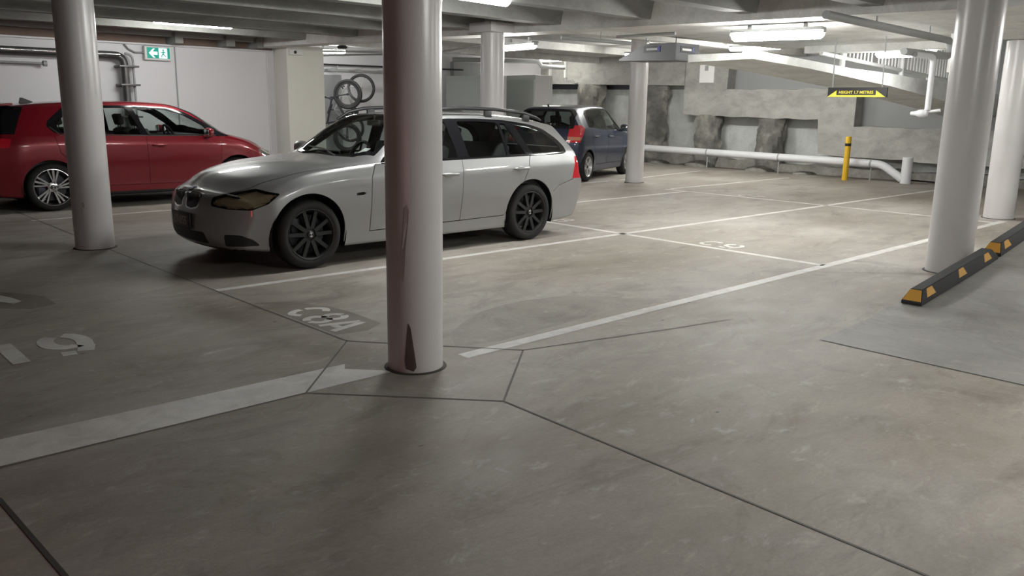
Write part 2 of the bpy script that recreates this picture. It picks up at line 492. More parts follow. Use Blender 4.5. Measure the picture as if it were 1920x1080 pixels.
def panel_obj(name, bm, faces, mat, parent, rim=0.0):
    """split labelled faces off as one object that keeps the normals of the whole skin"""
    b = bmesh.new(); mp = {}; nr = []
    vs = []
    for f in faces:
        for v in f.verts:
            if v not in mp:
                mp[v] = b.verts.new(v.co); vs.append(v)
        try: b.faces.new([mp[v] for v in f.verts])
        except ValueError: pass
    normals = [v.normal.copy() for v in vs]
    if rim > 0:
        b.edges.ensure_lookup_table()
        inv = {mp[v]: v for v in vs}
        rimv = {}
        for e in [e for e in b.edges if e.is_boundary]:
            f = e.link_faces[0]
            q = []
            for v in e.verts:
                if v not in rimv:
                    o = inv[v]
                    a = b.verts.new(v.co - o.normal * rim)
                    rimv[v] = a; normals.append(-o.normal.copy())
                q.append(rimv[v])
            v0, v1 = e.verts
            for l in f.loops:
                if l.vert == v0 and l.link_loop_next.vert == v1: order = (v1, v0, q[0], q[1]); break
            else: order = (v0, v1, q[1], q[0])
            try: b.faces.new(order)
            except ValueError: pass
    me = bpy.data.meshes.new(name)
    b.to_mesh(me); b.free()
    me.materials.append(mat)
    for p in me.polygons: p.use_smooth = True
    me.normals_split_custom_set_from_vertices([tuple(n) for n in normals])
    return link(bpy.data.objects.new(name, me), parent)

def wheel(parent, u, y, R, sp, side):
    """tyre is the part, rim / hub cap / brake disc its sub-parts"""
    w = sp['tyre_w']; r = sp['rim_r']
    # lathe axis along y, outward = side
    def MT(a=0.0):
        return Matrix.Translation((u, y, R)) @ Matrix.Rotation(-side * PI / 2, 4, 'X') @ Matrix.Rotation(a, 4, 'Z')
    h = w / 2
    bm = bmesh.new()
    prof = [(r - 0.004, -h + 0.012), (r + 0.01, -h), (R - 0.03, -h + 0.002), (R - 0.008, -h + 0.02), (R, -h + 0.05), (R, h - 0.05), (R - 0.008, h - 0.02), (R - 0.03, h - 0.002), (r + 0.01, h), (r - 0.004, h - 0.012), (r - 0.012, h - 0.04), (r - 0.012, -h + 0.04)]
    add_lathe(bm, prof, 56, MT(), closed=True)
    fix_normals(bm)
    t = obj('wheel', bm, M['rubber'], parent, 50)
    t['label'] = 'black tyre'
    bm = bmesh.new()
    # barrel + outer lip
    add_lathe(bm, [(r - 0.014, -h + 0.03), (r - 0.03, -h + 0.06), (r - 0.045, 0), (r - 0.02, h - 0.03), (r - 0.006, h - 0.002), (r + 0.002, h - 0.004), (r + 0.0, h - 0.02), (r - 0.013, h - 0.035)], 56, MT())
    style = sp['rim']
    add_lathe(bm, [(0.0, h - 0.03), (0.03, h - 0.028), (0.066, h - 0.04), (0.07, h - 0.075), (0.0, h - 0.08)], 28, MT())
    for k in range(5):
        a0 = 2 * PI * k / 5 + sp.get('rim_rot', 0.3)
        if style == 'double':
            for da, sk in ((-0.11, -0.03), (0.11, 0.03)):
                m = MT(a0)
                x0, x1 = 0.05, r - 0.012
                poly = [(x0, sk * 0.55 - 0.020), (x1, sk * 1.75 - 0.017 + (0.012 if sk > 0 else -0.012)), (x1, sk * 1.75 + 0.017 + (0.012 if sk > 0 else -0.012)), (x0, sk * 0.55 + 0.020)]
                add_prism(bm, poly, h - 0.06, h - 0.022, m)
        elif style == 'turbine':
            for off, tw, w0, w1 in ((-0.05, -0.32, 0.010, 0.013), (0.22, -0.05, 0.010, 0.014), (0.50, 0.22, 0.008, 0.009)):
                m = MT(a0)
                p0 = Vector((0.055 * math.cos(off * 0.6), 0.055 * math.sin(off * 0.6))); p1 = Vector(((r - 0.01) * math.cos(off + 0.15), (r - 0.01) * math.sin(off + 0.15)))
                d = (p1 - p0).normalized(); nn = Vector((-d.y, d.x))
                poly = [tuple(p0 - nn * w0), tuple(p1 - nn * w1), tuple(p1 + nn * w1), tuple(p0 + nn * w0)]
                add_prism(bm, poly, h - 0.06, h - 0.02, m)
        else:
            m = MT(a0)
            add_prism(bm, [(0.04, -0.030), (0.13, -0.022), (r - 0.01, -0.045), (r - 0.01, 0.045), (0.13, 0.022), (0.04, 0.030)], h - 0.07, h - 0.022, m)
    fix_normals(bm)
    rim = obj('rim', bm, M[sp['rim_mat']], t, 35)
    rim['label'] = sp['rim_label']
    bm = bmesh.new()
    add_lathe(bm, [(0, h - 0.012), (0.026, h - 0.014), (0.032, h - 0.02), (0.033, h - 0.04), (0, h - 0.045)], 20, MT())
    for k in range(2):     # two pale quarters of the badge
        m = MT(PI / 4 + PI * k)
        add_prism(bm, [(0, 0)] + [(0.024 * math.cos(q * PI / 12), 0.024 * math.sin(q * PI / 12)) for q in range(7)], h - 0.012, h - 0.0095, m, 1)
    fix_normals(bm)
    obj('hub_cap', bm, [M['darkmetal'], M['alu']], t, 35)
    bm = bmesh.new()
    add_lathe(bm, [(0.06, h - 0.10), (r - 0.06, h - 0.10), (r - 0.06, h - 0.122), (0.06, h - 0.122)], 40, MT(), closed=True)
    add_box(bm, MT(2.6 if side < 0 else 0.5) @ Vector((r - 0.10, 0, h - 0.11)), (0.09, 0.06, 0.16), None, 0.01)
    fix_normals(bm)
    obj('brake_disc', bm, M['darkmetal'], t, 35)

def build_car(sp, loc, rotz):
    root = empty(sp['name'], loc, rotz)
    tag(root, sp['label'], 'car', sp.get('group'))
    bm = car_shell(sp)
    lay = bm.faces.layers.int.new('lab')
    bm.normal_update()
    LAB = {'body': 0}
    def lab(n):
        if n not in LAB: LAB[n] = len(LAB)
        return LAB[n]
    # underbody
    ub = lab('underbody')
    for f in bm.faces:
        if f.normal.z < -0.75 and f.calc_center_median().z < 0.3: f[lay] = ub
    R = sp['R']
    for op in sp['ops']:
        kind, name, pts = op[0], op[1], op[2]
        only = op[4] if len(op) > 4 else None
        onl = [lab(o) for o in only] if only else None
        if kind == 'side':
            for s in (1, -1): region(bm, lay, smooth_poly(pts, op[3]) if op[3] else pts, SIDE(s), lab(name), onl)
        elif kind == 'sideall':
            for s in (1, -1): region(bm, lay, smooth_poly(pts, op[3]) if op[3] else pts, SIDEALL(s), lab(name), onl)
        elif kind == 'around':
            for s in (1, -1): region(bm, lay, pts, AROUND(s), lab(name), onl)
        elif kind == 'diag':
            for s in (1, -1): region(bm, lay, smooth_poly(pts, op[3]) if op[3] else pts, DIAG(s), lab(name), onl)
        elif kind == 'top': region(bm, lay, smooth_poly(pts, op[3]) if op[3] else pts, TOP, lab(name), onl)
        elif kind == 'front': region(bm, lay, smooth_poly(pts, op[3]) if op[3] else pts, FRONT, lab(name), onl)
        elif kind == 'rear': region(bm, lay, smooth_poly(pts, op[3]) if op[3] else pts, REAR, lab(name), onl)
        elif kind == 'sline':
            for s in (1, -1): stroke(bm, lay, pts, op[3], SIDE(s), lab(name), onl)
        elif kind == 'tline':
            stroke(bm, lay, pts, op[3], TOP, lab(name), onl)
            stroke(bm, lay, [(x, -y) for x, y in pts], op[3], TOP, lab(name), onl)
    # wheel openings
    ga = lab('arch')
    for uc in (sp['uf'], sp['ur']):
        ra = sp['Ra']
        pts = [(uc + ra * math.cos(a), R + 0.01 + ra * math.sin(a)) for a in [PI * (-0.05 + 1.1 * k / 26) for k in range(27)]]
        pts = [(uc + ra * 1.0, -0.1)] + pts + [(uc - ra * 1.0, -0.1)]
        for s in (1, -1):
            pr = (Vector((1, 0, 0)), Vector((0, 0, 1)), (lambda f, c, s=s: c.y * s > 0.58 and c.z < 0.85))
            region(bm, lay, pts, pr, ga)
    bm.normal_update()
    groups = {}
    inv = {v: k for k, v in LAB.items()}
    two = sp['two_sided']
    for f in bm.faces:
        n = inv[f[lay]]
        if n in ('arch', 'gap'): continue
        k = (n, 1 if f.calc_center_median().y > 0 else -1) if n in two else (n, 0)
        groups.setdefault(k, []).append(f)
    parts = {}
    for (n, s), fs in groups.items():
        m = sp['mats'].get(n, sp['paint'])
        glassy = m in ('glass', 'darkglass')
        o = panel_obj(n, bm, fs, M[m], root, 0.0 if glassy else 0.018)
        if n in sp['plabels']: o['label'] = sp['plabels'][n]
        parts[(n, s)] = o
    bm.free()
    # wheels
    yw = sp['track']
    for uc in (sp['uf'], sp['ur']):
        for s in (-1, 1): wheel(root, uc, s * yw, R, sp, s)
    # wheel housings
    for uc in (sp['uf'], sp['ur']):
        for s in (-1, 1):
            b = bmesh.new()
            ra = sp['Ra'] + 0.012
            yo, yi = s * (sp['W'] - 0.045), s * (sp['W'] - 0.36)
            ring = [(uc + ra * math.cos(a), R + ra * math.sin(a)) for a in [PI * (-0.12 + 1.24 * k / 22) for k in range(23)]]
            A = [b.verts.new((x, yo, z)) for x, z in ring]; B = [b.verts.new((x, yi, z)) for x, z in ring]
            for i in range(22): b.faces.new((A[i], A[i + 1], B[i + 1], B[i]))
            b.faces.new(B)
            obj('wheel_arch_liner', b, M['black'], root, 60)
    # lamp bowls with round reflectors behind the clear lenses
    for s in (-1, 1):
        o = parts.get(('headlight', s))
        if o is None or sp['mats'].get('headlight') != 'lens': continue
        b = bmesh.new(); b.from_mesh(o.data); b.normal_update()
        nv = {v: v.normal.copy() for v in b.verts}
        for v in b.verts: v.co -= nv[v] * .022
        obj('lamp_bowl', b, M['bowl'], o, 40)
        for (u, y, z, r) in sp.get('lamps', []):
            b = bmesh.new()
            mt = Matrix.Translation((u, s * y, z)) @ Matrix.Rotation(-PI / 2, 4, 'Y') @ Matrix.Rotation(-s * 0.3, 4, 'X')
            add_lathe(b, [(r * .55, -.005), (r * .9, .006), (r, .016), (r * .93, .018), (r * .6, .004), (r * .5, .012), (0, .02)], 20, mt)
            fix_normals(b)
            obj('lamp_reflector', b, M['alu'], o, 40)
    # cabin
    c = sp['cabin']
    b = bmesh.new()
    wi = sp['W'] - 0.14
    box2(b, (c['u0'], -wi, 0.22), (c['u1'], wi, 0.30))
    for s in (-1, 1): box2(b, (c['u0'] + 0.05, s * wi, 0.26), (c['u1'], s * (wi - 0.04), c['belt'] - 0.04), 0.01)
    box2(b, (c['u0'] - 0.05, -wi, 0.26), (c['u0'] + 0.02, wi, c['belt'] - 0.12))
    obj('cabin_floor', b, M['interior'], root)
    b = bmesh.new()
    add_prism(b, [(c['u0'] + 0.05, 0.55), (c['u0'] + 0.02, c['belt'] - 0.07), (c['u0'] + 0.28, c['belt'] - 0.005), (c['u0'] + 0.48, c['belt'] - 0.02), (c['u0'] + 0.52, c['belt'] - 0.12), (c['u0'] + 0.40, 0.55)], -wi + 0.03, wi - 0.03, XZ() @ Matrix.Rotation(0, 4, 'X'))
    fix_normals(b)
    obj('dashboard', b, M['interior'], root, 30)
    # steering wheel (right hand drive): driver side sign
    ds = sp['drive']
    b = bmesh.new()
    sm = Matrix.Translation((c['u0'] + 0.68, ds * 0.36, c['belt'] - 0.04)) @ Matrix.Rotation(-PI / 2 + 0.42, 4, 'Y')
    prev = [sm @ Vector((0.185 * math.cos(a), 0.185 * math.sin(a), 0)) for a in [2 * PI * k / 28 for k in range(29)]]
    add_tube(b, prev, 0.017, 8, False)
    add_box(b, sm @ Vector((0, 0, 0)), (0.05, 0.16, 0.12), sm.to_3x3().to_4x4() @ Matrix.Rotation(PI / 2, 4, 'Y'), 0.02)
    for a in (0.2, PI - 0.2, PI * 1.5):
        add_tube(b, [sm @ Vector((0.05 * math.cos(a), 0.05 * math.sin(a), 0)), sm @ Vector((0.18 * math.cos(a), 0.18 * math.sin(a), 0))], 0.014, 6)
    add_tube(b, [sm @ Vector((0, 0, 0)), Vector((c['u0'] + 0.35, ds * 0.36, c['belt'] - 0.16))], 0.035, 8)
    fix_normals(b)
    obj('steering_wheel', b, M['black'], root, 40)
    # seats
    def seat(name, uc, y, w):
        b = bmesh.new()
        add_box(b, (uc, y, 0.46), (0.52, w, 0.18), Matrix.Rotation(-0.12, 4, 'Y'), 0.06)
        add_box(b, (uc + 0.33, y, 0.78), (0.16, w, 0.62), Matrix.Rotation(0.30, 4, 'Y'), 0.06)
        fix_normals(b)
        o = obj(name, b, M['seat'], root, 60)
        for yy in ([y] if w < 0.8 else [y - 0.42, y + 0.42]):
            b = bmesh.new()
            add_box(b, (uc + 0.46, yy, c['head']), (0.09, 0.25, 0.17), Matrix.Rotation(0.25, 4, 'Y'), 0.035)
            for q in (-0.05, 0.05): add_tube(b, [(uc + 0.44, yy + q, c['head'] - 0.2), (uc + 0.455, yy + q, c['head'])], 0.008, 6)
            obj('headrest', b, M['seat'], o, 60)
    for s in (-1, 1): seat('front_seat', c['seat_f'], s * 0.36, 0.5)
    seat('rear_seat', c['seat_r'], 0, 1.22)
    # mirrors
    mu, mz = sp['mirror']
    for s in (-1, 1):
        b = bmesh.new()
        hh = bmesh.new()
        bmesh.ops.create_uvsphere(hh, u_segments=18, v_segments=10, radius=1.0)
        for v in hh.verts:
            x, y, z = v.co
            v.co = Vector((x * 0.065 + (0.02 if x > 0 else 0) * 0, math.copysign(abs(y) ** 0.75, y) * 0.115, math.copysign(abs(z) ** 0.7, z) * 0.075))
            if v.co.x > 0.035: v.co.x = 0.035
        join(b, hh, Matrix.Translation((mu, s * (sp['W'] + 0.085), mz)))
        o = obj('wing_mirror', b, M[sp['paint']], root, 50)
        b = bmesh.new()
        add_box(b, (mu + 0.037, s * (sp['W'] + 0.09), mz), (0.006, 0.17, 0.10), None, 0.002)
        obj('mirror_glass', b, M['chrome'], o)
        b = bmesh.new()
        add_tube(b, [(mu - 0.01, s * (sp['W'] - 0.06), mz - 0.055), (mu - 0.005, s * (sp['W'] + 0.02), mz - 0.06)], 0.028, 8)
        obj('mirror_arm', b, M['black'], o)
    # door handles
    for hu, hz, hy in sp['handles']:
        for s in (-1, 1):
            b = bmesh.new()
            y0 = s * hy
            pts = [(hu - 0.105, y0 + s * 0.002, hz), (hu - 0.09, y0 + s * 0.028, hz), (hu, y0 + s * 0.038, hz + 0.002), (hu + 0.085, y0 + s * 0.03, hz), (hu + 0.105, y0 + s * 0.004, hz)]
            add_tube(b, pts, [0.010, 0.014, 0.015, 0.014, 0.010], 8)
            add_lathe(b, [(0, 0.004), (0.030, 0.006), (0.040, 0.002), (0.042, -0.01)], 18, Matrix.Translation((hu - 0.02, y0, hz - 0.01)) @ Matrix.Rotation(-s * PI / 2, 4, 'X') @ Matrix.Diagonal((1.5, 0.8, 1, 1)))
            fix_normals(b)
            o = obj('door_handle', b, M[sp.get('handle_mat', sp['paint'])], root, 50)
    return root, parts
TWO = {'front_door', 'rear_door', 'front_window', 'rear_window', 'quarter_window', 'window_trim', 'headlight', 'tail_light', 'door_sill', 'side_repeater', 'fog_intake', 'belt_trim', 'headlight_surround', 'kidney_grille', 'tail_indicator', 'hatch_blade'}

def mirror_y(pts):
    return pts + [(u, -y) for u, y in pts[::-1]]

wagon = dict(
    name='station_wagon', label='silver station wagon with roof rails and dark wheels parked behind the nearest round column',
    L=4.54, W=0.908, rf=0.10, rr=0.05, zcf=0.45, zcr=0.75, kf=0.36, kr=0.06,
    lean_f=[(0.15, 0.06), (0.25, 0.02), (0.4, 0.0), (0.55, 0.015), (0.66, 0.03), (0.75, 0.06)],
    lean_r=[(0.15, 0.10), (0.3, 0.03), (0.5, 0.0), (0.66, 0.0), (0.70, 0.035), (0.92, 0.075), (1.02, 0.11), (1.2, 0.19), (1.3, 0.215), (1.36, 0.20)],
    table=[
        # s   zb   wl   wm   zm   wc   zc   wb   zbelt  wr   zr   wsd  zsd   zq   zt
        (.10, .19, .72, .79, .47, .79, .57, .75, .655, .60, .69, .40, .705, .715, .72),
        (.35, .17, .80, .865, .50, .862, .64, .815, .755, .66, .80, .46, .83, .845, .85),
        (.80, .165, .835, .897, .58, .897, .745, .845, .862, .71, .895, .48, .915, .928, .932),
        (1.25, .16, .85, .895, .55, .904, .785, .862, .915, .74, .94, .50, .955, .963, .966),
        (1.45, .16, .852, .896, .55, .905, .79, .866, .930, .755, .957, .52, .975, .99, 1.0),
        (1.62, .16, .855, .897, .55, .906, .793, .870, .940, .76, 1.0, .57, 1.08, 1.112, 1.125),
        (1.90, .16, .856, .898, .55, .907, .795, .872, .946, .705, 1.165, .57, 1.255, 1.285, 1.297),
        (2.18, .16, .857, .898, .55, .907, .798, .873, .950, .655, 1.295, .555, 1.365, 1.387, 1.393),
        (2.55, .16, .857, .898, .55, .907, .80, .873, .956, .645, 1.338, .545, 1.398, 1.416, 1.42),
        (3.0, .16, .857, .898, .55, .907, .805, .873, .962, .64, 1.338, .54, 1.398, 1.418, 1.422),
        (3.5, .16, .857, .897, .55, .906, .812, .870, .97, .632, 1.318, .53, 1.378, 1.40, 1.405),
        (3.95, .17, .852, .892, .55, .899, .818, .858, .975, .615, 1.275, .515, 1.338, 1.362, 1.368),
        (4.25, .18, .83, .885, .60, .882, .82, .838, .98, .60, 1.235, .505, 1.298, 1.325, 1.332),
        (4.49, .20, .80, .875, .60, .872, .82, .815, .98, .585, 1.21, .495, 1.27, 1.298, 1.305)],
    R=0.318, Ra=0.368, uf=0.82, ur=3.60, track=0.775, tyre_w=0.225, rim_r=0.235, rim='double', rim_mat='darkrim', rim_label='dark grey double spoke alloy rim',
    paint='silver', two_sided=TWO,
    mats=dict(underbody='black', window_trim='glossblack', front_window='glass', rear_window='glass', quarter_window='glass', windscreen='glass', windscreen_surround='glossblack',
              rear_windscreen='darkglass', headlight='lens', headlight_surround='glossblack', tail_light='redlens', kidney_grille='black', grille_surround='chrome', lower_intake='black', fog_intake='black', side_repeater='lens', bumper_shadow='black'),
    plabels=dict(window_trim='gloss black window frame', headlight='clear swept headlight', tail_light='red tail light', kidney_grille='black grille opening', underbody='black underbody', windscreen='clear windscreen', lower_intake='black lower air intake', fog_intake='black side air intake', side_repeater='clear indicator lens'),
    ops=[
        ('side', 'window_trim', [(1.60, .945), (2.02, 1.215), (2.25, 1.320), (2.55, 1.355), (3.0, 1.355), (3.4, 1.338), (3.8, 1.292), (4.02, 1.235), (4.17, 1.13), (4.225, 1.04), (4.21, .975), (4.14, .958), (3.0, .945), (1.60, .930)], 0.05),
        ('side', 'front_window', [(1.74, .958), (2.08, 1.205), (2.27, 1.297), (2.54, 1.327), (2.56, .962)], 0.03),
        ('side', 'rear_window', [(2.70, .962), (2.70, 1.328), (3.0, 1.326), (3.275, 1.312), (3.25, .970)], 0.03),
        ('side', 'quarter_window', [(3.285, .972), (3.31, 1.308), (3.385, 1.300), (3.53, .978)], 0.02),
        ('side', 'quarter_window', [(3.625, .985), (3.515, 1.293), (3.75, 1.262), (3.95, 1.208), (4.10, 1.10), (4.15, 1.03), (4.13, .985)], 0.05),
        ('top', 'windscreen_surround', mirror_y([(1.405, 0), (1.42, .3), (1.48, .55), (1.60, .745), (1.92, .655), (2.24, .565), (2.17, .3), (2.15, 0)]), 0),
        ('top', 'windscreen', mirror_y([(1.45, 0), (1.465, .3), (1.53, .54), (1.635, .705), (1.92, .632), (2.20, .55), (2.135, .3), (2.115, 0)]), 0),
        ('side', 'front_door', [(1.535, .935), (1.475, .81), (1.46, .295), (2.57, .30), (2.595, .60), (2.60, .948)], 0.01, ['body']),
        ('side', 'rear_door', [(2.60, .948), (2.595, .60), (2.57, .30), (3.20, .312), (3.25, .36), (3.34, .48), (3.47, .66), (3.545, .82), (3.585, .965)], 0.01, ['body']),
        ('sline', 'gap', [(1.535, .935), (1.475, .81), (1.46, .295), (3.20, .312)], 0.0095, ['body', 'front_door', 'rear_door']),
        ('sline', 'gap', [(2.60, .948), (2.595, .60), (2.575, .30)], 0.0095, ['body', 'front_door', 'rear_door']),
        ('sline', 'gap', [(3.20, .312), (3.25, .36), (3.34, .48), (3.47, .66), (3.545, .82), (3.585, .965)], 0.0095, ['body', 'rear_door']),
        ('around', 'rear_bumper', [(3.93, .10), (3.96, .54), (4.05, .60), (4.30, .665), (4.6, .672), (4.6, .10)], 0, ['body', 'underbody']),
        ('sline', 'gap', [(3.96, .54), (4.05, .60), (4.30, .665)], 0.0095, ['body', 'rear_bumper']),
        ('sideall', 'tail_light', [(4.275, .672), (4.315, .80), (4.345, .925), (4.60, .935), (4.60, .672)], 0.012, ['body', 'gap', 'rear_bumper']),
        ('rear', 'body', [(-.50, .60), (-.50, 1.0), (.50, 1.0), (.50, .60)], 0, ['tail_light']),
        ('rear', 'rear_windscreen', [(-.60, 1.02), (-.52, 1.26), (.52, 1.26), (.60, 1.02)], 0.05),
        ('top', 'hood', mirror_y([(.055, 0), (.07, .3), (.16, .48), (.36, .64), (.60, .735), (.95, .80), (1.38, .845), (1.47, .76), (1.415, .5), (1.395, 0)]), 0, ['body']),
        ('tline', 'gap', [(.16, .48), (.36, .64), (.60, .735), (.95, .80), (1.38, .845)], 0.0095, ['body', 'hood']),
        ('diag', 'headlight_surround', [(.52, .588), (.535, .665), (.72, .700), (1.08, .748), (1.40, .705), (1.27, .618), (1.08, .565), (.75, .57)], 0.03),
        ('diag', 'headlight', [(.53, .593), (.543, .66), (.725, .694), (1.08, .742), (1.388, .703), (1.265, .621), (1.08, .570), (.755, .575)], 0.03, ['headlight_surround']),
        ('front', 'grille_surround', [(.035, .545), (.03, .705), (.16, .71), (.30, .695), (.275, .56), (.16, .535)], 0.03),
        ('front', 'kidney_grille', [(.05, .56), (.045, .69), (.16, .695), (.282, .682), (.26, .572), (.16, .55)], 0.03, ['grille_surround']),
        ('front', 'grille_surround', [(-.035, .545), (-.03, .705), (-.16, .71), (-.30, .695), (-.275, .56), (-.16, .535)], 0.03),
        ('front', 'kidney_grille', [(-.05, .56), (-.045, .69), (-.16, .695), (-.282, .682), (-.26, .572), (-.16, .55)], 0.03, ['grille_surround']),
        ('front', 'lower_intake', [(-.38, .245), (-.36, .35), (.36, .35), (.38, .245)], 0.03),
        ('diag', 'fog_intake', [(.70, .235), (.70, .345), (.93, .345), (1.06, .305), (1.14, .245)], 0.035),
        ('diag', 'front_bumper', [(.2, .10), (.2, .565), (.62, .57), (1.30, .60), (1.46, .58), (1.35, .10)], 0, ['body']),
        ('front', 'front_bumper', [(-.52, .10), (-.52, .545), (.52, .545), (.52, .10)], 0, ['body']),
        ('side', 'side_repeater', [(1.30, .648), (1.30, .672), (1.38, .680), (1.41, .665), (1.38, .650)], 0.008),
    ],
    lamps=[(.33, .60, .635, .052), (.40, .70, .645, .050)],
    cabin=dict(u0=1.45, u1=4.25, belt=.95, seat_f=2.18, seat_r=3.05, head=1.15), drive=1,
    mirror=(1.78, 1.0), handles=[(2.42, .80, .905), (3.43, .822, .905)])

hatch = dict(
    name='hatchback_car', label='red hatchback car parked along the white wall behind the left column',
    L=4.29, W=0.895, rf=0.09, rr=0.06, zcf=0.45, zcr=0.8, kf=0.33, kr=0.15,
    lean_f=[(0.15, 0.05), (0.25, 0.02), (0.45, 0.0), (0.6, 0.02), (0.72, 0.06), (0.8, 0.10)],
    lean_r=[(0.15, 0.08), (0.3, 0.02), (0.6, 0.0), (0.9, 0.04), (1.0, 0.09), (1.2, 0.21), (1.4, 0.30), (1.46, 0.24)],
    table=[
        (.09, .19, .70, .77, .47, .77, .60, .73, .68, .57, .71, .40, .725, .735, .74),
        (.35, .165, .80, .86, .52, .858, .70, .82, .80, .66, .845, .46, .868, .88, .885),
        (.70, .16, .83, .885, .58, .884, .78, .842, .905, .72, .94, .50, .962, .972, .977),
        (.95, .16, .84, .89, .60, .889, .82, .852, .955, .745, .99, .52, 1.015, 1.03, 1.035),
        (1.15, .16, .845, .893, .60, .892, .838, .857, .982, .74, 1.06, .57, 1.14, 1.165, 1.175),
        (1.50, .16, .847, .894, .60, .893, .85, .858, 1.0, .675, 1.27, .565, 1.345, 1.367, 1.375),
        (1.85, .16, .848, .895, .60, .894, .855, .858, 1.005, .63, 1.385, .545, 1.44, 1.456, 1.462),
        (2.30, .16, .848, .895, .60, .894, .86, .858, 1.01, .615, 1.405, .53, 1.46, 1.474, 1.478),
        (3.0, .16, .848, .895, .60, .894, .868, .857, 1.018, .60, 1.395, .515, 1.448, 1.463, 1.468),
        (3.5, .165, .845, .893, .60, .892, .872, .852, 1.028, .585, 1.365, .50, 1.42, 1.437, 1.442),
        (3.9, .175, .83, .885, .60, .884, .875, .84, 1.035, .57, 1.335, .485, 1.39, 1.408, 1.413),
        (4.23, .20, .77, .84, .60, .838, .875, .80, 1.035, .55, 1.305, .47, 1.36, 1.38, 1.385)],
    R=0.322, Ra=0.358, uf=0.88, ur=3.51, track=0.77, tyre_w=0.235, rim_r=0.245, rim='turbine', rim_mat='alu', rim_label='bright multi spoke alloy rim', rim_rot=0.5,
    paint='red', two_sided=TWO,
    mats=dict(underbody='black', window_trim='glossblack', front_window='glass', rear_window='glass', quarter_window='glass', windscreen='glass', windscreen_surround='glossblack', rear_windscreen='darkglass',
              headlight='chrome', tail_light='redlens', lower_intake='black', belt_trim='chrome', hatch_blade='glossblack', door_sill='black'),
    plabels=dict(window_trim='gloss black window frame', headlight='bright headlight', tail_light='red tail light', underbody='black underbody', windscreen='clear windscreen', rear_windscreen='dark rear window', belt_trim='bright strip under the windows', door_sill='black lower sill'),
    ops=[
        ('side', 'window_trim', [(.98, .985), (1.30, 1.165), (1.60, 1.335), (1.85, 1.395), (2.30, 1.418), (2.90, 1.408), (3.25, 1.375), (3.47, 1.20), (3.50, 1.13), (3.42, 1.04), (.98, .97)], 0.03),
        ('side', 'front_window', [(1.30, 1.005), (1.34, 1.13), (1.62, 1.295), (1.86, 1.365), (2.33, 1.392), (2.20, 1.012)], 0.03),
        ('side', 'rear_window', [(2.27, 1.015), (2.42, 1.392), (2.88, 1.382), (3.17, 1.345), (3.38, 1.16), (3.34, 1.05), (3.2, 1.028)], 0.03),
        ('sline', 'belt_trim', [(1.20, .988), (2.2, .997), (3.36, 1.025), (3.46, 1.12)], 0.016),
        ('top', 'windscreen_surround', mirror_y([(.92, 0), (.94, .3), (1.02, .55), (1.14, .735), (1.5, .63), (1.84, .56), (1.78, .3), (1.76, 0)]), 0),
        ('top', 'windscreen', mirror_y([(.97, 0), (.99, .3), (1.06, .54), (1.18, .695), (1.5, .607), (1.80, .54), (1.74, .3), (1.72, 0)]), 0),
        ('side', 'front_door', [(1.16, .97), (1.13, .85), (1.16, .30), (2.22, .30), (2.24, 1.0)], 0.01, ['body']),
        ('side', 'rear_door', [(2.24, 1.0), (2.22, .30), (3.04, .31), (3.12, .42), (3.22, .62), (3.38, .78), (3.44, 1.05)], 0.01, ['body']),
        ('sline', 'gap', [(1.16, .97), (1.13, .85), (1.16, .30), (3.04, .31)], 0.006, ['body', 'front_door', 'rear_door']),
        ('sline', 'gap', [(2.24, 1.0), (2.22, .30)], 0.006, ['body', 'front_door', 'rear_door']),
        ('sline', 'gap', [(3.04, .31), (3.12, .42), (3.22, .62), (3.38, .78), (3.44, 1.05)], 0.006, ['body', 'rear_door']),
        ('side', 'door_sill', [(1.22, .10), (1.22, .215), (3.15, .22), (3.15, .10)], 0, ['body']),
        ('rear', 'rear_windscreen', [(-.66, 1.04), (-.60, 1.34), (.60, 1.34), (.66, 1.04)], 0.04),
        ('sideall', 'tail_light', [(3.98, .86), (3.94, .97), (4.4, 1.0), (4.4, .84)], 0.02, ['body']),
        ('sideall', 'hatch_blade', [(3.70, 1.385), (3.78, 1.25), (3.90, 1.03), (4.4, 1.03), (4.4, 1.385)], 0, ['body']),
        ('diag', 'headlight', [(.62, .60), (.66, .70), (1.0, .755), (1.36, .76), (1.24, .66), (1.0, .60)], 0.03),
        ('front', 'lower_intake', [(-.55, .24), (-.52, .40), (.52, .40), (.55, .24)], 0.03),
        ('tline', 'gap', [(.16, .48), (.36, .66), (.60, .76), (.95, .82)], 0.006, ['body']),
    ],
    cabin=dict(u0=1.02, u1=3.85, belt=1.0, seat_f=1.75, seat_r=2.6, head=1.2), drive=1,
    mirror=(1.36, 1.03), handles=[(2.06, .86, .893), (2.98, .875, .893)])

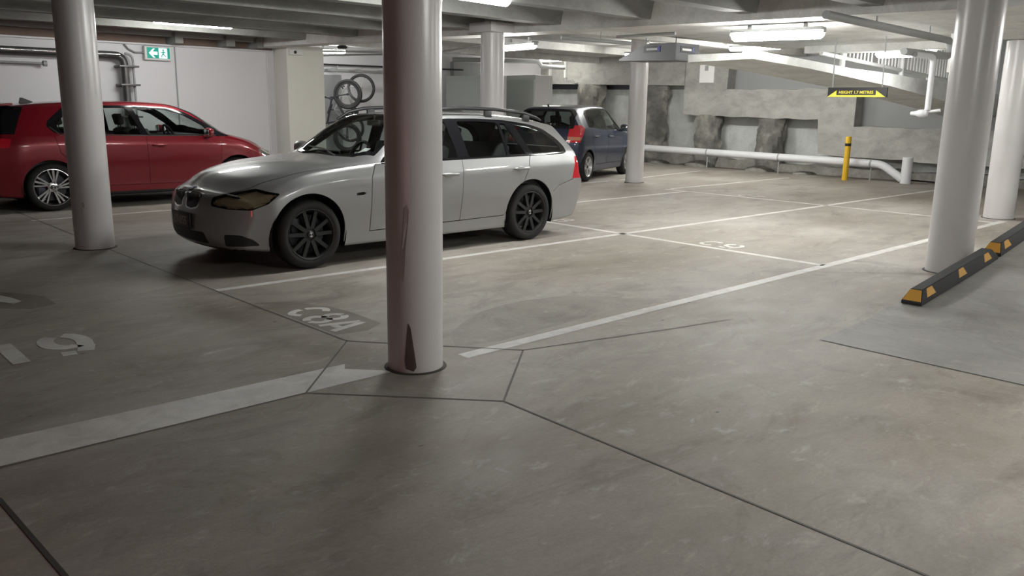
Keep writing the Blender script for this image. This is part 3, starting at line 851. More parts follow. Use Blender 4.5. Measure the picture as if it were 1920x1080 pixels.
hatch_small = dict(
    name='compact_car', label='dark blue compact car facing the rough concrete wall behind the silver wagon',
    L=3.70, W=0.845, rf=0.09, rr=0.07, zcf=0.45, zcr=0.8, kf=0.33, kr=0.14,
    lean_f=[(0.15, 0.05), (0.25, 0.02), (0.45, 0.0), (0.6, 0.02), (0.75, 0.06), (0.85, 0.10)],
    lean_r=[(0.15, 0.06), (0.3, 0.01), (0.6, 0.0), (0.8, 0.01), (0.95, 0.06), (1.06, 0.12), (1.25, 0.21), (1.45, 0.29), (1.52, 0.24)],
    table=[
        (.09, .19, .62, .70, .48, .69, .60, .66, .70, .52, .74, .38, .76, .77, .775),
        (.35, .17, .76, .81, .52, .81, .72, .77, .82, .62, .86, .44, .885, .895, .90),
        (.70, .17, .79, .835, .58, .835, .80, .80, .93, .68, .965, .48, .985, .995, 1.0),
        (.95, .17, .80, .84, .60, .84, .84, .81, .98, .70, 1.03, .50, 1.06, 1.075, 1.085),
        (1.30, .17, .802, .844, .60, .843, .86, .812, 1.005, .66, 1.24, .53, 1.32, 1.34, 1.35),
        (1.65, .17, .803, .845, .60, .844, .87, .812, 1.02, .62, 1.42, .535, 1.485, 1.505, 1.51),
        (2.20, .17, .803, .845, .60, .844, .88, .812, 1.03, .61, 1.445, .53, 1.505, 1.525, 1.53),
        (3.0, .175, .80, .843, .60, .842, .895, .81, 1.045, .60, 1.425, .515, 1.487, 1.508, 1.513),
        (3.4, .185, .785, .835, .60, .834, .90, .80, 1.055, .585, 1.40, .50, 1.46, 1.482, 1.487),
        (3.63, .20, .74, .80, .60, .80, .90, .765, 1.06, .56, 1.37, .48, 1.43, 1.452, 1.457)],
    R=0.300, Ra=0.338, uf=0.69, ur=3.08, track=0.735, tyre_w=0.19, rim_r=0.205, rim='star', rim_mat='silverrim', rim_label='silver five spoke alloy rim', rim_rot=0.2,
    paint='blue', two_sided=TWO,
    mats=dict(underbody='black', window_trim='glossblack', front_window='glass', rear_window='darkglass', windscreen='glass', windscreen_surround='glossblack', rear_windscreen='darkglass', rear_window_surround='glossblack',
              headlight='lens', tail_light='redlens', tail_indicator='amber', lower_intake='black'),
    plabels=dict(window_trim='gloss black window frame', tail_light='red wrap around tail light', underbody='black underbody', rear_windscreen='dark rear window', tail_indicator='pale amber indicator lens'),
    ops=[
        ('side', 'window_trim', [(1.02, 1.0), (1.26, 1.20), (1.50, 1.395), (1.66, 1.455), (2.25, 1.47), (2.86, 1.455), (2.99, 1.36), (3.03, 1.09), (2.3, 1.035), (1.02, .985)], 0.03),
        ('side', 'front_window', [(1.14, 1.015), (1.36, 1.23), (1.54, 1.385), (1.70, 1.43), (1.98, 1.44), (1.98, 1.035)], 0.03),
        ('side', 'rear_window', [(2.06, 1.04), (2.06, 1.44), (2.80, 1.425), (2.90, 1.32), (2.92, 1.09)], 0.05),
        ('top', 'windscreen_surround', mirror_y([(.88, 0), (.90, .3), (.97, .53), (1.08, .68), (1.35, .625), (1.66, .56), (1.60, .3), (1.58, 0)]), 0),
        ('top', 'windscreen', mirror_y([(.93, 0), (.95, .3), (1.01, .52), (1.12, .64), (1.35, .60), (1.62, .535), (1.56, .3), (1.54, 0)]), 0),
        ('side', 'front_door', [(1.08, 1.0), (1.06, .85), (1.10, .32), (2.02, .32), (2.03, 1.04)], 0.01, ['body']),
        ('side', 'rear_door', [(2.03, 1.04), (2.02, .32), (2.62, .33), (2.70, .5), (2.82, .68), (2.90, .85), (2.92, 1.08)], 0.01, ['body']),
        ('sline', 'gap', [(1.08, 1.0), (1.06, .85), (1.10, .32), (2.62, .33)], 0.008, ['body', 'front_door', 'rear_door']),
        ('sline', 'gap', [(2.03, 1.04), (2.02, .32)], 0.008, ['body', 'front_door', 'rear_door']),
        ('sline', 'gap', [(2.62, .33), (2.70, .5), (2.82, .68), (2.90, .85), (2.92, 1.08)], 0.008, ['body', 'rear_door']),
        ('rear', 'rear_window_surround', [(-.66, 1.06), (-.60, 1.44), (.60, 1.44), (.66, 1.06)], 0.06),
        ('rear', 'rear_windscreen', [(-.59, 1.11), (-.53, 1.40), (.53, 1.40), (.59, 1.11)], 0.06, ['rear_window_surround']),
        ('sideall', 'tail_light', [(3.24, 1.075), (3.33, 1.135), (3.80, 1.10), (3.80, .80), (3.50, .80), (3.40, .93)], 0.02, ['body']),
        ('rear', 'body', [(-.57, .70), (-.57, 1.2), (.57, 1.2), (.57, .70)], 0.03, ['tail_light']),
        ('sideall', 'tail_indicator', [(3.44, .84), (3.44, .90), (3.80, .92), (3.80, .84)], 0.02, ['tail_light']),
        ('diag', 'headlight', [(.60, .68), (.64, .80), (1.0, .86), (1.22, .84), (1.05, .70)], 0.03),
        ('front', 'lower_intake', [(-.45, .25), (-.42, .42), (.42, .42), (.45, .25)], 0.03),
    ],
    cabin=dict(u0=1.0, u1=3.35, belt=1.03, seat_f=1.65, seat_r=2.4, head=1.22), drive=1,
    mirror=(1.20, 1.06), handles=[(1.88, .88, .842), (2.72, .9, .842)])

car_s, ps = build_car(wagon, (2.955, 7.625, 0), 0)
car_r, pr_ = build_car(hatch, (6.63, 13.35, 0), PI)
car_b, pb = build_car(hatch_small, (15.377, 13.32, 0), PI + 0.356)

# --- wagon extras
def wagon_extras():
    for s in (-1, 1):       # roof rails
        b = bmesh.new()
        y = s * 0.585
        add_tube(b, [(2.02, s * .60, 1.322), (2.16, s * .595, 1.40), (2.35, y, 1.44), (2.8, y, 1.462), (3.3, y, 1.455), (3.75, y, 1.415), (3.95, y, 1.365), (4.02, y, 1.335)], [0.012, 0.018, 0.02, 0.02, 0.02, 0.02, 0.018, 0.012], 8)
        for u, z in ((2.45, 1.40), (3.2, 1.40), (3.78, 1.36)):
            add_box(b, (u, y, z), (0.10, 0.03, 0.08), None, 0.008)
        fix_normals(b)
        o = obj('roof_rail', b, M['black'], car_s, 50); o['label'] = 'black roof rail'
    b = bmesh.new()
    add_box(b, (-0.012, 0, .43), (0.012, .40, .15), None, 0.004)
    o = obj('number_plate', b, M['black'], car_s)
    o['label'] = 'dark framed number plate'
    b = bmesh.new()
    add_box(b, (-0.0195, 0, .43), (0.006, .345, .105), None, 0.002)
    obj('plate_face', b, M['plate'], o)
    b = bmesh.new()
    for s in (-1, 1):
        for k in range(9):
            y = s * (.072 + k * .0235)
            add_box(b, (0.03 + abs(y) ** 2 * 0.5, y, .622), (0.016, .006, .125))
    fix_normals(b)
    obj('grille_bars', b, M['black'], car_s)
    b = bmesh.new()
    hd = ps[('hood', 0)].data
    vb = min(hd.vertices, key=lambda v: (v.co.x - .11) ** 2 + v.co.y ** 2)
    mt = Matrix.Translation(vb.co) @ Vector((0, 0, 1)).rotation_difference(vb.normal if vb.normal.z > 0 else -vb.normal).to_matrix().to_4x4()
    add_lathe(b, [(0, 0.006), (.030, 0.006), (.040, 0.004), (.042, -0.01)], 24, mt)
    for k in range(2):
        add_prism(b, [(0, 0)] + [(0.027 * math.cos(q * PI / 12), 0.027 * math.sin(q * PI / 12)) for q in range(7)], 0.006, 0.0075, mt @ Matrix.Rotation(k * PI, 4, 'Z'), 1)
        add_prism(b, [(0, 0)] + [(0.027 * math.cos(q * PI / 12), 0.027 * math.sin(q * PI / 12)) for q in range(7)], 0.006, 0.0075, mt @ Matrix.Rotation(k * PI + PI / 2, 4, 'Z'), 2)
    fix_normals(b)
    obj('badge', b, [M['black'], M['white'], M['bluelabel']], car_s)
    # lamp reflectors seen through the lens
    # paper permit behind the windscreen, near side
    b = bmesh.new()
    add_box(b, (1.675, -.46, 1.035), (.10, .10, .003), Matrix.Rotation(-0.45, 4, 'Y'))
    o = obj('permit_card', b, M['paper'], car_s); o['label'] = 'white permit card behind the windscreen'
    for s in (-1, 1):      # wipers
        pass
    b = bmesh.new()
    add_tube(b, [(1.44, -.30, .985), (1.52, .05, 1.035), (1.56, .42, 1.045)], .009, 6)
    add_tube(b, [(1.44, .35, .985), (1.49, .1, 1.02), (1.50, -.28, 1.022)], .009, 6)
    obj('wiper', b, M['black'], car_s)
    b = bmesh.new()        # inside mirror
    add_box(b, (2.10, 0, 1.295), (.03, .22, .06), None, .012)
    add_tube(b, [(2.10, 0, 1.30), (2.12, 0, 1.375)], .01, 6)
    obj('inside_mirror', b, M['black'], car_s)
    b = bmesh.new()        # bright tailgate strip reflector & exhaust
    add_tube(b, [(4.40, -.45, .22), (4.50, -.45, .22)], .035, 14)
    obj('exhaust_pipe', b, M['alu'], car_s)
wagon_extras()

def hatch_extras():
    b = bmesh.new()        # roof aerial fin
    add_prism(b, [(3.42, 1.435), (3.62, 1.430), (3.60, 1.50), (3.575, 1.502)], -.018, .018, XZ())
    fix_normals(b)
    o = obj('roof_aerial', b, M['black'], car_r, 30); o['label'] = 'black shark fin roof aerial'
    b = bmesh.new()
    add_box(b, (3.92, 0, 1.405), (.22, 1.04, .03), Matrix.Rotation(0.10, 4, 'Y'), .01)
    obj('roof_spoiler', b, M['red'], car_r)
    b = bmesh.new()        # lit headlight strip
    add_box(b, (4.30, 0, .50), (.008, .46, .11), None, .003)
    o = obj('number_plate', b, M['plate'], car_r)
hatch_extras()
def compact_extras():
    b = bmesh.new()
    add_tube(b, [(3.30, 0, 1.485), (3.33, 0, 1.53)], .018, 8)
    obj('roof_aerial', b, M['black'], car_b)
    b = bmesh.new()
    add_box(b, (3.70, 0, .80), (.008, .44, .11), None, .003)
    obj('number_plate', b, M['plate'], car_b)
    b = bmesh.new()
    add_box(b, (3.665, 0, .985), (.03, .55, .035), None, .01)
    o = obj('tailgate_handle', b, M['chrome'], car_b); o['label'] = 'bright tailgate strip'
compact_extras()
# ------------------------------------------------------------------ camera
CAM_R = Vector((0.73359, -0.67942, 0.01523)); CAM_U = Vector((0.13501, 0.16766, 0.97656)); CAM_F = Vector((0.66605, 0.71433, -0.21472))
cd = bpy.data.cameras.new('camera'); cd.sensor_width = 36.0; cd.lens = 1557.2 / 1920 * 36.0; cd.clip_start = 0.05; cd.clip_end = 200
cam = bpy.data.objects.new('camera', cd); COL.objects.link(cam)
cam.matrix_world = Mcols((0, 0, 1.5), CAM_R, CAM_U, -CAM_F)
SC.camera = cam

# ------------------------------------------------------------------ floor and its markings
bm = bmesh.new()
box2(bm, (-6, -6, -0.25), (20.2, 20.5, 0.0))
floor = tag(obj('floor', bm, M['floor'], None, 0), kind='structure')

def flat(name, polys, mat, z=0.0012, label=None, parent=None):
    bm = bmesh.new()
    for poly in polys:
        vs = [bm.verts.new((x, y, z)) for x, y in poly]
        f = bm.faces.new(vs)
        if f.normal.z < 0 or True:
            f.normal_update()
            if f.normal.z < 0: f.normal_flip()
    o = obj(name, bm, mat, parent or floor, 0)
    if label: o['label'] = label
    return o

def strip(p, q, w):
    p, q = Vector(p), Vector(q); d = (q - p).normalized(); n = Vector((-d.y, d.x)) * (w / 2)
    return [tuple(p + n), tuple(p - n), tuple(q - n), tuple(q + n)]

def line(p, q, w, label=None, name='parking_line'):
    # one strip, cut into pieces so that a worn edge can be shown
    return flat(name, [strip(p, q, w)], M['paint'], 0.0014, label)

line((2.72, 6.425), (17.6, 6.32), .085, 'long white bay line beside the silver wagon')
line((3.10, 3.755), (13.1, 3.84), .10, 'long white bay line right of the nearest column')
line((2.62, 11.64), (8.2, 11.85), .085, 'white bay line beside the red car')
line((7.79, 8.9), (7.77, 3.81), .085, 'white cross line between tandem bays')
line((12.82, 9.55), (12.82, 3.90), .085, 'far white cross line')
line((7.85, 9.0), (12.85, 9.06), .085)
line((12.95, 9.52), (17.4, 9.56), .085)
line((11.2, 11.25), (13.2, 11.3), .085)
line((13.6, 11.3), (17.4, 11.92), .085)
flat('parking_line', [[(-4.0, 4.19), (2.47, 4.08), (2.42, 4.0), (2.62, 3.78), (2.05, 3.78), (-4.0, 3.83)]], M['paint'], 0.0014, 'wide worn white band ending beside the nearest column')

# stencilled bay numbers: strokes in a unit box (x right, y up)
def arc(cx, cy, rx, ry, a0, a1, n=12):
    return [(cx + rx * math.cos(math.radians(a0 + (a1 - a0) * k / n)), cy + ry * math.sin(math.radians(a0 + (a1 - a0) * k / n))) for k in range(n + 1)]
GL = {
    'C': [arc(.5, .5, .40, .43, 48, 172), arc(.5, .5, .40, .43, 188, 312)],
    '8': [arc(.5, .73, .32, .22, 100, 260), arc(.5, .73, .32, .22, 80, -80), arc(.5, .28, .37, .24, 100, 260), arc(.5, .28, .37, .24, 80, -80)],
    'A': [[(.10, .03), (.43, .95)], [(.57, .95), (.90, .03)], [(.34, .30), (.66, .30)]],
    '9': [arc(.48, .66, .36, .30, 110, 300, 14), arc(.50, .60, .38, .36, 75, -30, 9) + [(.80, .30), (.66, .09)], [(.16, .10), (.46, .08)]],
    '1': [[(.5, .97), (.5, .03)]],
    '7': [[(.10, .92), (.86, .92)], [(.84, .84), (.40, .03)]],
}
def stencil(text, origin, right, up, w, h, gap, sw, label):
    o, r, u = Vector(origin), Vector(right), Vector(up)
    polys = []
    for i, ch in enumerate(text):
        for pl in GL[ch]:
            pts = [o + r * (i * (w + gap) + x * w) + u * (y * h) for x, y in pl]
            L_, R_ = [], []
            for k, p in enumerate(pts):
                a = pts[max(k - 1, 0)]; b = pts[min(k + 1, len(pts) - 1)]
                d = (b - a).normalized(); n = Vector((-d.y, d.x)) * (sw / 2)
                L_.append(p + n); R_.append(p - n)
            for k in range(len(pts) - 1):
                polys.append([tuple(L_[k]), tuple(R_[k]), tuple(R_[k + 1]), tuple(L_[k + 1])])
    return flat('bay_number', polys, M['paint'], 0.0016, label)
stencil('C8A', (2.785, 5.44), (0, -1), (1, 0), .225, .31, .015, .056, 'white stencilled C8A beside the nearest column')
stencil('C9', (7.88, 5.42), (0, -1), (1, 0), .24, .31, .03, .05, 'white stencilled C9 in the empty bay')
stencil('C8', (7.93, 8.02), (0, -1), (1, 0), .22, .30, .03, .05, 'white stencilled bay number behind the silver wagon')
stencil('C7', (12.95, 8.12), (0, -1), (1, 0), .22, .30, .03, .05, 'small white bay number by the far cross line')
stencil('19', (.93, 5.27), (1, 0), (0, 1), .265, .52, .045, .095, 'large faded 19 at the left edge')
flat('bay_number', [[(1.20, 7.30), (1.37, 7.28), (1.42, 7.14), (1.445, 6.97), (1.385, 6.92), (1.32, 7.05), (1.20, 7.12)]], M['paint'], 0.0016, 'end of a faded painted stroke at the left edge')

# joints cut in the slab
def joint(pts, w=.014, mat='crack', label=None):
    flat('expansion_joint', [strip(pts[i], pts[i + 1], w) for i in range(len(pts) - 1)], M[mat], 0.0022, label)
joint([(2.69, 18.), (2.69, 8.12), (2.71, 6.45), (2.74, 4.49)], .012)
joint([(2.74, 4.49), (2.05, 3.78), (2.76, 3.01), (3.47, 3.61), (2.74, 4.49)], .012)
joint([(2.76, 3.01), (2.73, 1.68), (2.71, .87), (2.70, -4)], .012)
joint([(3.47, 3.61), (4.62, 3.32), (5.2, 3.2)], .009)
joint([(-3.0, 3.77), (2.05, 3.78)], .009)
joint([(.567, 3.47), (.60, 2.72), (.62, 1.9)], .018, 'joint')
joint([(5.16, 2.51), (5.17, 1.29), (5.2, -4)], .012, 'joint')
joint([(7.0, 4.05), (7.9, 3.2), (8.2, 2.9)], .008)

# dark tyre-worn areas and pale arcs in the concrete
def blob(cx, cy, rx, ry, ang, n=26, jit=.16):
    out = []
    for k in range(n):
        a = 2 * PI * k / n; q = 1 + random.uniform(-jit, jit)
        x, y = rx * q * math.cos(a), ry * q * math.sin(a)
        out.append((cx + x * math.cos(ang) - y * math.sin(ang), cy + x * math.sin(ang) + y * math.cos(ang)))
    return out
flat('floor_stain', [[(3.36, 4.21), (3.62, 4.38), (3.9, 4.53), (4.18, 4.585), (4.43, 4.59), (4.8, 4.50), (5.1, 4.2), (4.9, 3.95), (3.5, 3.86), (3.2, 3.95)]], M['floor_stain'], 0.0008, 'darker curved patch of concrete behind the nearest column')

flat('floor_stain', [[(2.76, 5.52), (3.0, 5.55), (3.14, 5.4), (3.17, 5.1), (3.16, 4.72), (2.98, 4.62), (2.76, 4.66)]], M['overspray'], 0.0008, 'darker concrete round the stencilled C8A')
flat('floor_stain', [[(1.15, 7.42), (1.42, 7.40), (1.62, 7.05), (1.62, 6.72), (1.45, 6.66), (1.12, 6.95)]], M['overspray'], 0.0008, 'darker concrete round the faded stroke')
# newer strip of concrete at the foot of the ramp
flat('concrete_patch', [[(5.16, 2.52), (6.15, 2.56), (6.15, -4), (5.16, -4)]], M['patch'], 0.0009, 'paler grey strip of concrete at the ramp foot')

# ------------------------------------------------------------------ ramp going up on the right
bm = bmesh.new()
prof = [(6.15, 0.0), (6.7, .025), (7.4, .09), (8.2, .20), (9.2, .34), (11, .60), (14, 1.03), (18.6, 1.7)]
vs = []
for x, z in prof:
    vs.append([bm.verts.new((x, 2.60, z + .001)), bm.verts.new((x, -4.0, z + .001)), bm.verts.new((x, -4.0, -.1)), bm.verts.new((x, 2.60, -.1))])
for i in range(len(vs) - 1):
    a, b = vs[i], vs[i + 1]
    for j in range(4):
        bm.faces.new((a[j], a[(j + 1) % 4], b[(j + 1) % 4], b[j]))
bm.faces.new(vs[0]); bm.faces.new(vs[-1][::-1])
fix_normals(bm)
ramp = tag(obj('ramp', bm, M['patch'], None, 30), 'pale grey concrete ramp rising at the right edge behind the wheel stops', 'ramp')
def ramp_z(x):
    for (x0, z0), (x1, z1) in zip(prof, prof[1:]):
        if x0 <= x <= x1: return z0 + (z1 - z0) * (x - x0) / (x1 - x0)
    return 0.0

# ------------------------------------------------------------------ columns
def column(loc, r, ztop, label, cap=None, stains=(), collar=True):
    bm = bmesh.new()
    add_lathe(bm, [(r, -0.01), (r, .4), (r * 1.0, 1.2), (r, ztop)], 56)
    if cap: box2(bm, (-cap, -cap, ztop - .13), (cap, cap, ztop), .01)
    fix_normals(bm)
    o = obj('round_column', bm, M['column'], None, 40)
    o.location = loc
    tag(o, label, 'column')
    if collar:
        bm = bmesh.new()
        add_lathe(bm, [(r + .002, 0.006), (r + .020, 0.004), (r + .022, 0.0), (r, -.005)], 56)
        fix_normals(bm)
        c = obj('base_gap', bm, M['joint'], o, 40); c['label'] = 'dark gap round the foot of the column'
    for a0, pts in stains:     # dirt marks lying on the round face: (angle, height) outline
        bm = bmesh.new()
        ring = []
        for da, z in pts:
            a = math.radians(a0 + da)
            ring.append(bm.verts.new(((r + .0015) * math.cos(a), (r + .0015) * math.sin(a), z)))
        f = bm.faces.new(ring)
        bmesh.ops.triangulate(bm, faces=[f])
        fix_normals(bm)
        for f in bm.faces:
            c = f.calc_center_median()
            if f.normal.x * c.x + f.normal.y * c.y < 0: f.normal_flip()
        s = obj('scuff_mark', bm, M['stain'] if min(z for _, z in pts) < .1 else M['stain2'], o, 0); s['label'] = 'brown scuff mark on the column'
    return o
# direction from the main column back to the camera, as an angle
A0 = math.degrees(math.atan2(-3.79, -2.77))
column((2.77, 3.79, 0), .160, 2.57, 'large white round column nearest the camera, scuffed near its foot', None,
       [(A0 - 14, [(-6, .03), (10, .015), (16, .04), (12, .13), (7, .19), (5, .27), (0, .30), (-3, .24), (-5, .15), (-8, .08)]),
        (A0 - 22, [(-6, .56), (-1, .53), (2, .62), (5, .74), (9, .84), (12, .93), (8, .97), (3, .94), (1, .86), (-3, .74), (-7, .64)])])
column((2.62, 9.14, 0), .185, 2.57, 'white round column at the left in front of the red car', None, [(A0 - 4, [(-3, .44), (3, .43), (4, .47), (0, .49), (-3, .48)])])
column((8.45, 2.90, 0), .200, 2.49, 'white round column standing behind the first wheel stop')
column((13.46, 10.82, 0), .180, 2.88, 'white round column standing by the compact car under the grey hood')
column((7.93, 8.98, 0), .165, 2.60, 'white square-topped column standing behind the silver wagon', .23)
column((13.45, 4.02, 0), .200, 2.49, 'white round column at the right edge beyond the ramp')

# ------------------------------------------------------------------ ceiling: ribs with deep troughs between, an edge beam, lower slab on the right
def EX(y): return 7.37 + (14.2 - y) * (8.9 - 7.37) / (14.2 - 3.2)      # line of the edge beam
bm = bmesh.new()
box2(bm, (-6, -6, 3.05), (20.2, 20.5, 3.25))
ceiling = tag(obj('ceiling', bm, M['ceil'], None, 0), kind='structure')
YR = [14.62] + [13.33 - 1.34 * k for k in range(15)]
for k, y in enumerate(YR):
    bm = bmesh.new()
    x1 = EX(y) + .15
    w0, w1, zl = .20, .34, 2.55
    sec = [(y, zl), (y + w0, zl), (y + w1 - .07, 2.93), (y + w1 + .10, 3.055), (y - .17, 3.055), (y - .07, 2.93)]
    add_prism(bm, sec, -6, x1, YZ())
    fix_normals(bm)
    tag(obj('ceiling_rib', bm, M['ceil'], ceiling, 30))
# edge beam
bm = bmesh.new()
y0, y1 = -6, 20.4
pts = [(EX(y0), y0), (EX(y1), y1), (EX(y1) + .40, y1), (EX(y0) + .40, y0)]
add_prism(bm, pts, 2.475, 3.06)
fix_normals(bm)
tag(obj('edge_beam', bm, M['beam'], ceiling, 30))
# lower flat soffit right of the line y = 7.8
bm = bmesh.new()
add_prism(bm, [(EX(-6) + .3, -6), (EX(7.5) + .3, 7.5), (12.95, 7.5), (12.95, -6)], 2.478, 2.80)
fix_normals(bm)
tag(obj('soffit_slab', bm, M['beam'], ceiling, 30))
# higher far soffit
bm = bmesh.new()
add_prism(bm, [(EX(7.5) + .3, 7.5), (EX(20.4) + .3, 20.4), (20.2, 20.4), (20.2, 7.5)], 2.90, 3.06)
fix_normals(bm)
tag(obj('soffit_slab', bm, M['beam'], ceiling, 30))
# secondary beams under the far soffit, running along x
for y in (10.2, 13.6, 16.6):
    bm = bmesh.new()
    box2(bm, (EX(y) + .3, y, 2.74), (18.9, y + .3, 2.92), .01)
    tag(obj('ceiling_beam', bm, M['beam'], ceiling, 30))
# deep grey cross beam with a lamp under it
bm = bmesh.new()
box2(bm, (12.62, 4.55, 2.37), (12.95, 6.86, 2.56), .012)
tag(obj('ceiling_beam', bm, M['beam'], ceiling, 30))
# beams between the left wall and the first rib
for x, w in ((-2.2, .5), (2.4, .3), (5.72, .14), (6.62, .16), (7.2, .12)):
    bm = bmesh.new()
    box2(bm, (x, 14.55, 2.44), (x + w, 15.2, 2.9), .01)
    tag(obj('ceiling_beam', bm, M['ceil'], ceiling, 30))

# ------------------------------------------------------------------ walls
bm = bmesh.new()
box2(bm, (-6, 15.0, 0), (8.5, 15.2, 3.05))
wall_left = tag(obj('wall_left', bm, M['whitewall'], None, 0), kind='structure')
bm = bmesh.new()
box2(bm, (-6, 14.93, 2.405), (7.7, 15.02, 2.435), .005)
tag(obj('trim_1', bm, M['whitewall'], None, 30), kind='structure')
bm = bmesh.new()      # recessed band above the wall head
box2(bm, (-6, 14.97, 2.44), (7.7, 15.01, 2.95))
tag(obj('trim_2', bm, M['rust'], None, 0), kind='structure')
bm = bmesh.new()      # pilaster at the wall end
box2(bm, (7.73, 14.48, 0), (8.50, 15.02, 2.52), .012)
tag(obj('wall_pier', bm, M['pier'], wall_left, 30))
bm = bmesh.new()
box2(bm, (8.5, 19.0, 0), (20.2, 19.2, 3.0))
wall_far = tag(obj('wall_far', bm, M['whitewall'], None, 0), kind='structure')
bm = bmesh.new()
box2(bm, (8.5, 15.2, 0), (8.6, 19.0, 3.0))
tag(obj('wall_side', bm, M['whitewall'], None, 0), kind='structure')
bm = bmesh.new()      # far left and behind the viewer
box2(bm, (-6.2, -6, 0), (-6, 20.5, 3.05))
tag(obj('wall_end', bm, M['rawwall'], None, 0), kind='structure')
bm = bmesh.new()
box2(bm, (-6, -6.2, 0), (20.2, -6, 3.05))
tag(obj('wall_right', bm, M['rawwall'], None, 0), kind='structure')

# back wall: smooth recessed render with a stepped mass of old concrete in front
bm = bmesh.new()
box2(bm, (19.35, -6, 0), (19.55, 19.2, 3.0))
wall_back = tag(obj('wall_back', bm, M['recess'], None, 0), kind='structure')
def mass(name, poly, mat, x0=18.8, x1=19.36, label=None, jag=0.0):
    bm = bmesh.new()
    P = []
    for i, (y, z) in enumerate(poly):
        y2, z2 = poly[(i + 1) % len(poly)]
        n = max(1, int(math.hypot(y2 - y, z2 - z) / .35)) if jag else 1
        for k in range(n):
            t = k / n
            j = random.uniform(-jag, jag) if (k and jag) else 0
            P.append((y + (y2 - y) * t + (j if abs(z2 - z) > abs(y2 - y) else 0), z + (z2 - z) * t + (j if abs(z2 - z) <= abs(y2 - y) else 0)))
    add_prism(bm, P, x0, x1, YZ())
    fix_normals(bm)
    o = obj(name, bm, M[mat], wall_back, 0)
    if label: o['label'] = label
    return o
mass('concrete_band', [(19.0, 2.17), (13.55, 2.085), (13.55, 3.0), (19.0, 3.0)], 'rawwall', label='upper band of old concrete')
mass('concrete_band', [(13.56, 2.09), (13.56, 1.35), (13.2, 1.32), (9.72, 1.29), (9.64, .50), (8.0, .45), (2.0, .36), (2.0, 1.16), (8.84, 1.14), (8.84, 1.78), (8.84, 1.99), (12.25, 1.99), (12.25, 2.95), (13.56, 2.95)], 'rawwall', label='stepped mass of stained old concrete', jag=.025)
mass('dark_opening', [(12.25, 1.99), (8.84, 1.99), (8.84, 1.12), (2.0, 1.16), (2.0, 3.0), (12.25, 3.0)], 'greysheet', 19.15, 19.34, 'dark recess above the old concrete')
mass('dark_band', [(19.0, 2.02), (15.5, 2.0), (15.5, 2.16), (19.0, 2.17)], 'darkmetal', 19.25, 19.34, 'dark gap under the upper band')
mass('wall_footing', [(19.0, .0), (19.0, .26), (11.4, .24), (9.0, .20), (2.0, .2), (2.0, 0)], 'rubble', 18.95, 19.36, 'low rough footing', jag=.05)

def rock_pier(y0, y1, z0, z1, label, xc=19.02, seed=1):
    rnd = random.Random(seed)
    bm = bmesh.new()
    n, m = 22, 18
    rows = []
    ph = [rnd.uniform(0, 6.28) for _ in range(8)]
    for i in range(m + 1):
        z = z0 + (z1 - z0) * i / m
        fl = 1 + .10 * (1 - i / m) ** 3 + .07 * (i / m) ** 4
        row = []
        for j in range(n):
            a = 2 * PI * j / n
            q = 1 + .07 * math.sin(3 * a + ph[0] + z * 5) + .06 * math.sin(7 * a + ph[1] - z * 9) + .05 * math.sin(z * 13 + ph[2]) + rnd.uniform(-.05, .05)
            row.append(bm.verts.new((xc + .26 * fl * q * math.cos(a), (y0 + y1) / 2 + (y1 - y0) / 2 * fl * q * math.sin(a), z)))
        rows.append(row)
    for i in range(m):
        for j in range(n):
            bm.faces.new((rows[i][j], rows[i][(j + 1) % n], rows[i + 1][(j + 1) % n], rows[i + 1][j]))
    bm.faces.new(rows[0][::-1]); bm.faces.new(rows[-1])
    fix_normals(bm)
    o = obj('rock_pier', bm, M['shotcrete'], None, 25)
    o.parent = wall_back; o['label'] = label; return o
rock_pier(16.58, 17.55, .0, 2.15, 'pale rough rock pier above the roof of the compact car', seed=3)
rock_pier(14.28, 15.22, .0, 2.09, 'dark rough pier half hidden by the round column near the grey hood', seed=4)
rock_pier(12.50, 13.22, .0, 1.34, 'rough rock pier with a pale patch, under the step of old concrete', seed=5)
rock_pier(10.68, 11.36, .0, 1.28, 'dark rough pier right of the pale-patched pier', seed=6)
for k, (y, w, h) in enumerate(((12.9, .8, .16), (11.1, .7, .14), (14.2, .5, .10), (9.9, .5, .08))):
    bm = bmesh.new()
    s = bmesh.new(); bmesh.ops.create_icosphere(s, subdivisions=3, radius=1)
    rnd = random.Random(k)
    for v in s.verts:
        v.co = Vector((v.co.x * .32, v.co.y * w * .5, max(v.co.z, 0) * h)) * (1 + rnd.uniform(-.08, .08))
    join(bm, s, Matrix.Translation((18.72, y, -.004)))
    o = obj('rubble_mound', bm, M['rubble'], None, 40)
    o.parent = wall_back; o['kind'] = 'stuff'; tag(o, ['grey rubble mound at the foot of the pale-patched pier', 'grey rubble mound at the foot of the dark pier by the white pipe', 'low rubble mound behind the round column by the compact car', 'low rubble mound left of the yellow bollard'][k])

# ------------------------------------------------------------------ overhead ramp with its railing
bm = bmesh.new()
xs = [9.75, 11.2, 12.5, 13.9, 16.6, 19.0]
def rz(x):     # underside height of the overhead ramp
    P = [(8.9, 2.16), (10.7, 2.10), (12.0, 2.02), (13.9, 1.90), (16.6, 1.67), (19.0, 1.44)]
    for (a, za), (b, zb) in zip(P, P[1:]):
        if x <= b: return za + (zb - za) * (x - a) / (b - a)
    return P[-1][1]
rows = []
for x in xs:
    z = rz(x); t = .11 + max(0, x - 12) * .045
    rows.append([bm.verts.new((x, 6.0, z)), bm.verts.new((x, 6.0, z + t)), bm.verts.new((x, 6.16, z + t)), bm.verts.new((x, 6.16, z + .08)), bm.verts.new((x, 7.0, z + .08)), bm.verts.new((x, 7.0, z - .02))])
for a, b in zip(rows, rows[1:]):
    for j in range(6): bm.faces.new((a[j], a[(j + 1) % 6], b[(j + 1) % 6], b[j]))
bm.faces.new(rows[0]); bm.faces.new(rows[-1][::-1])
fix_normals(bm)
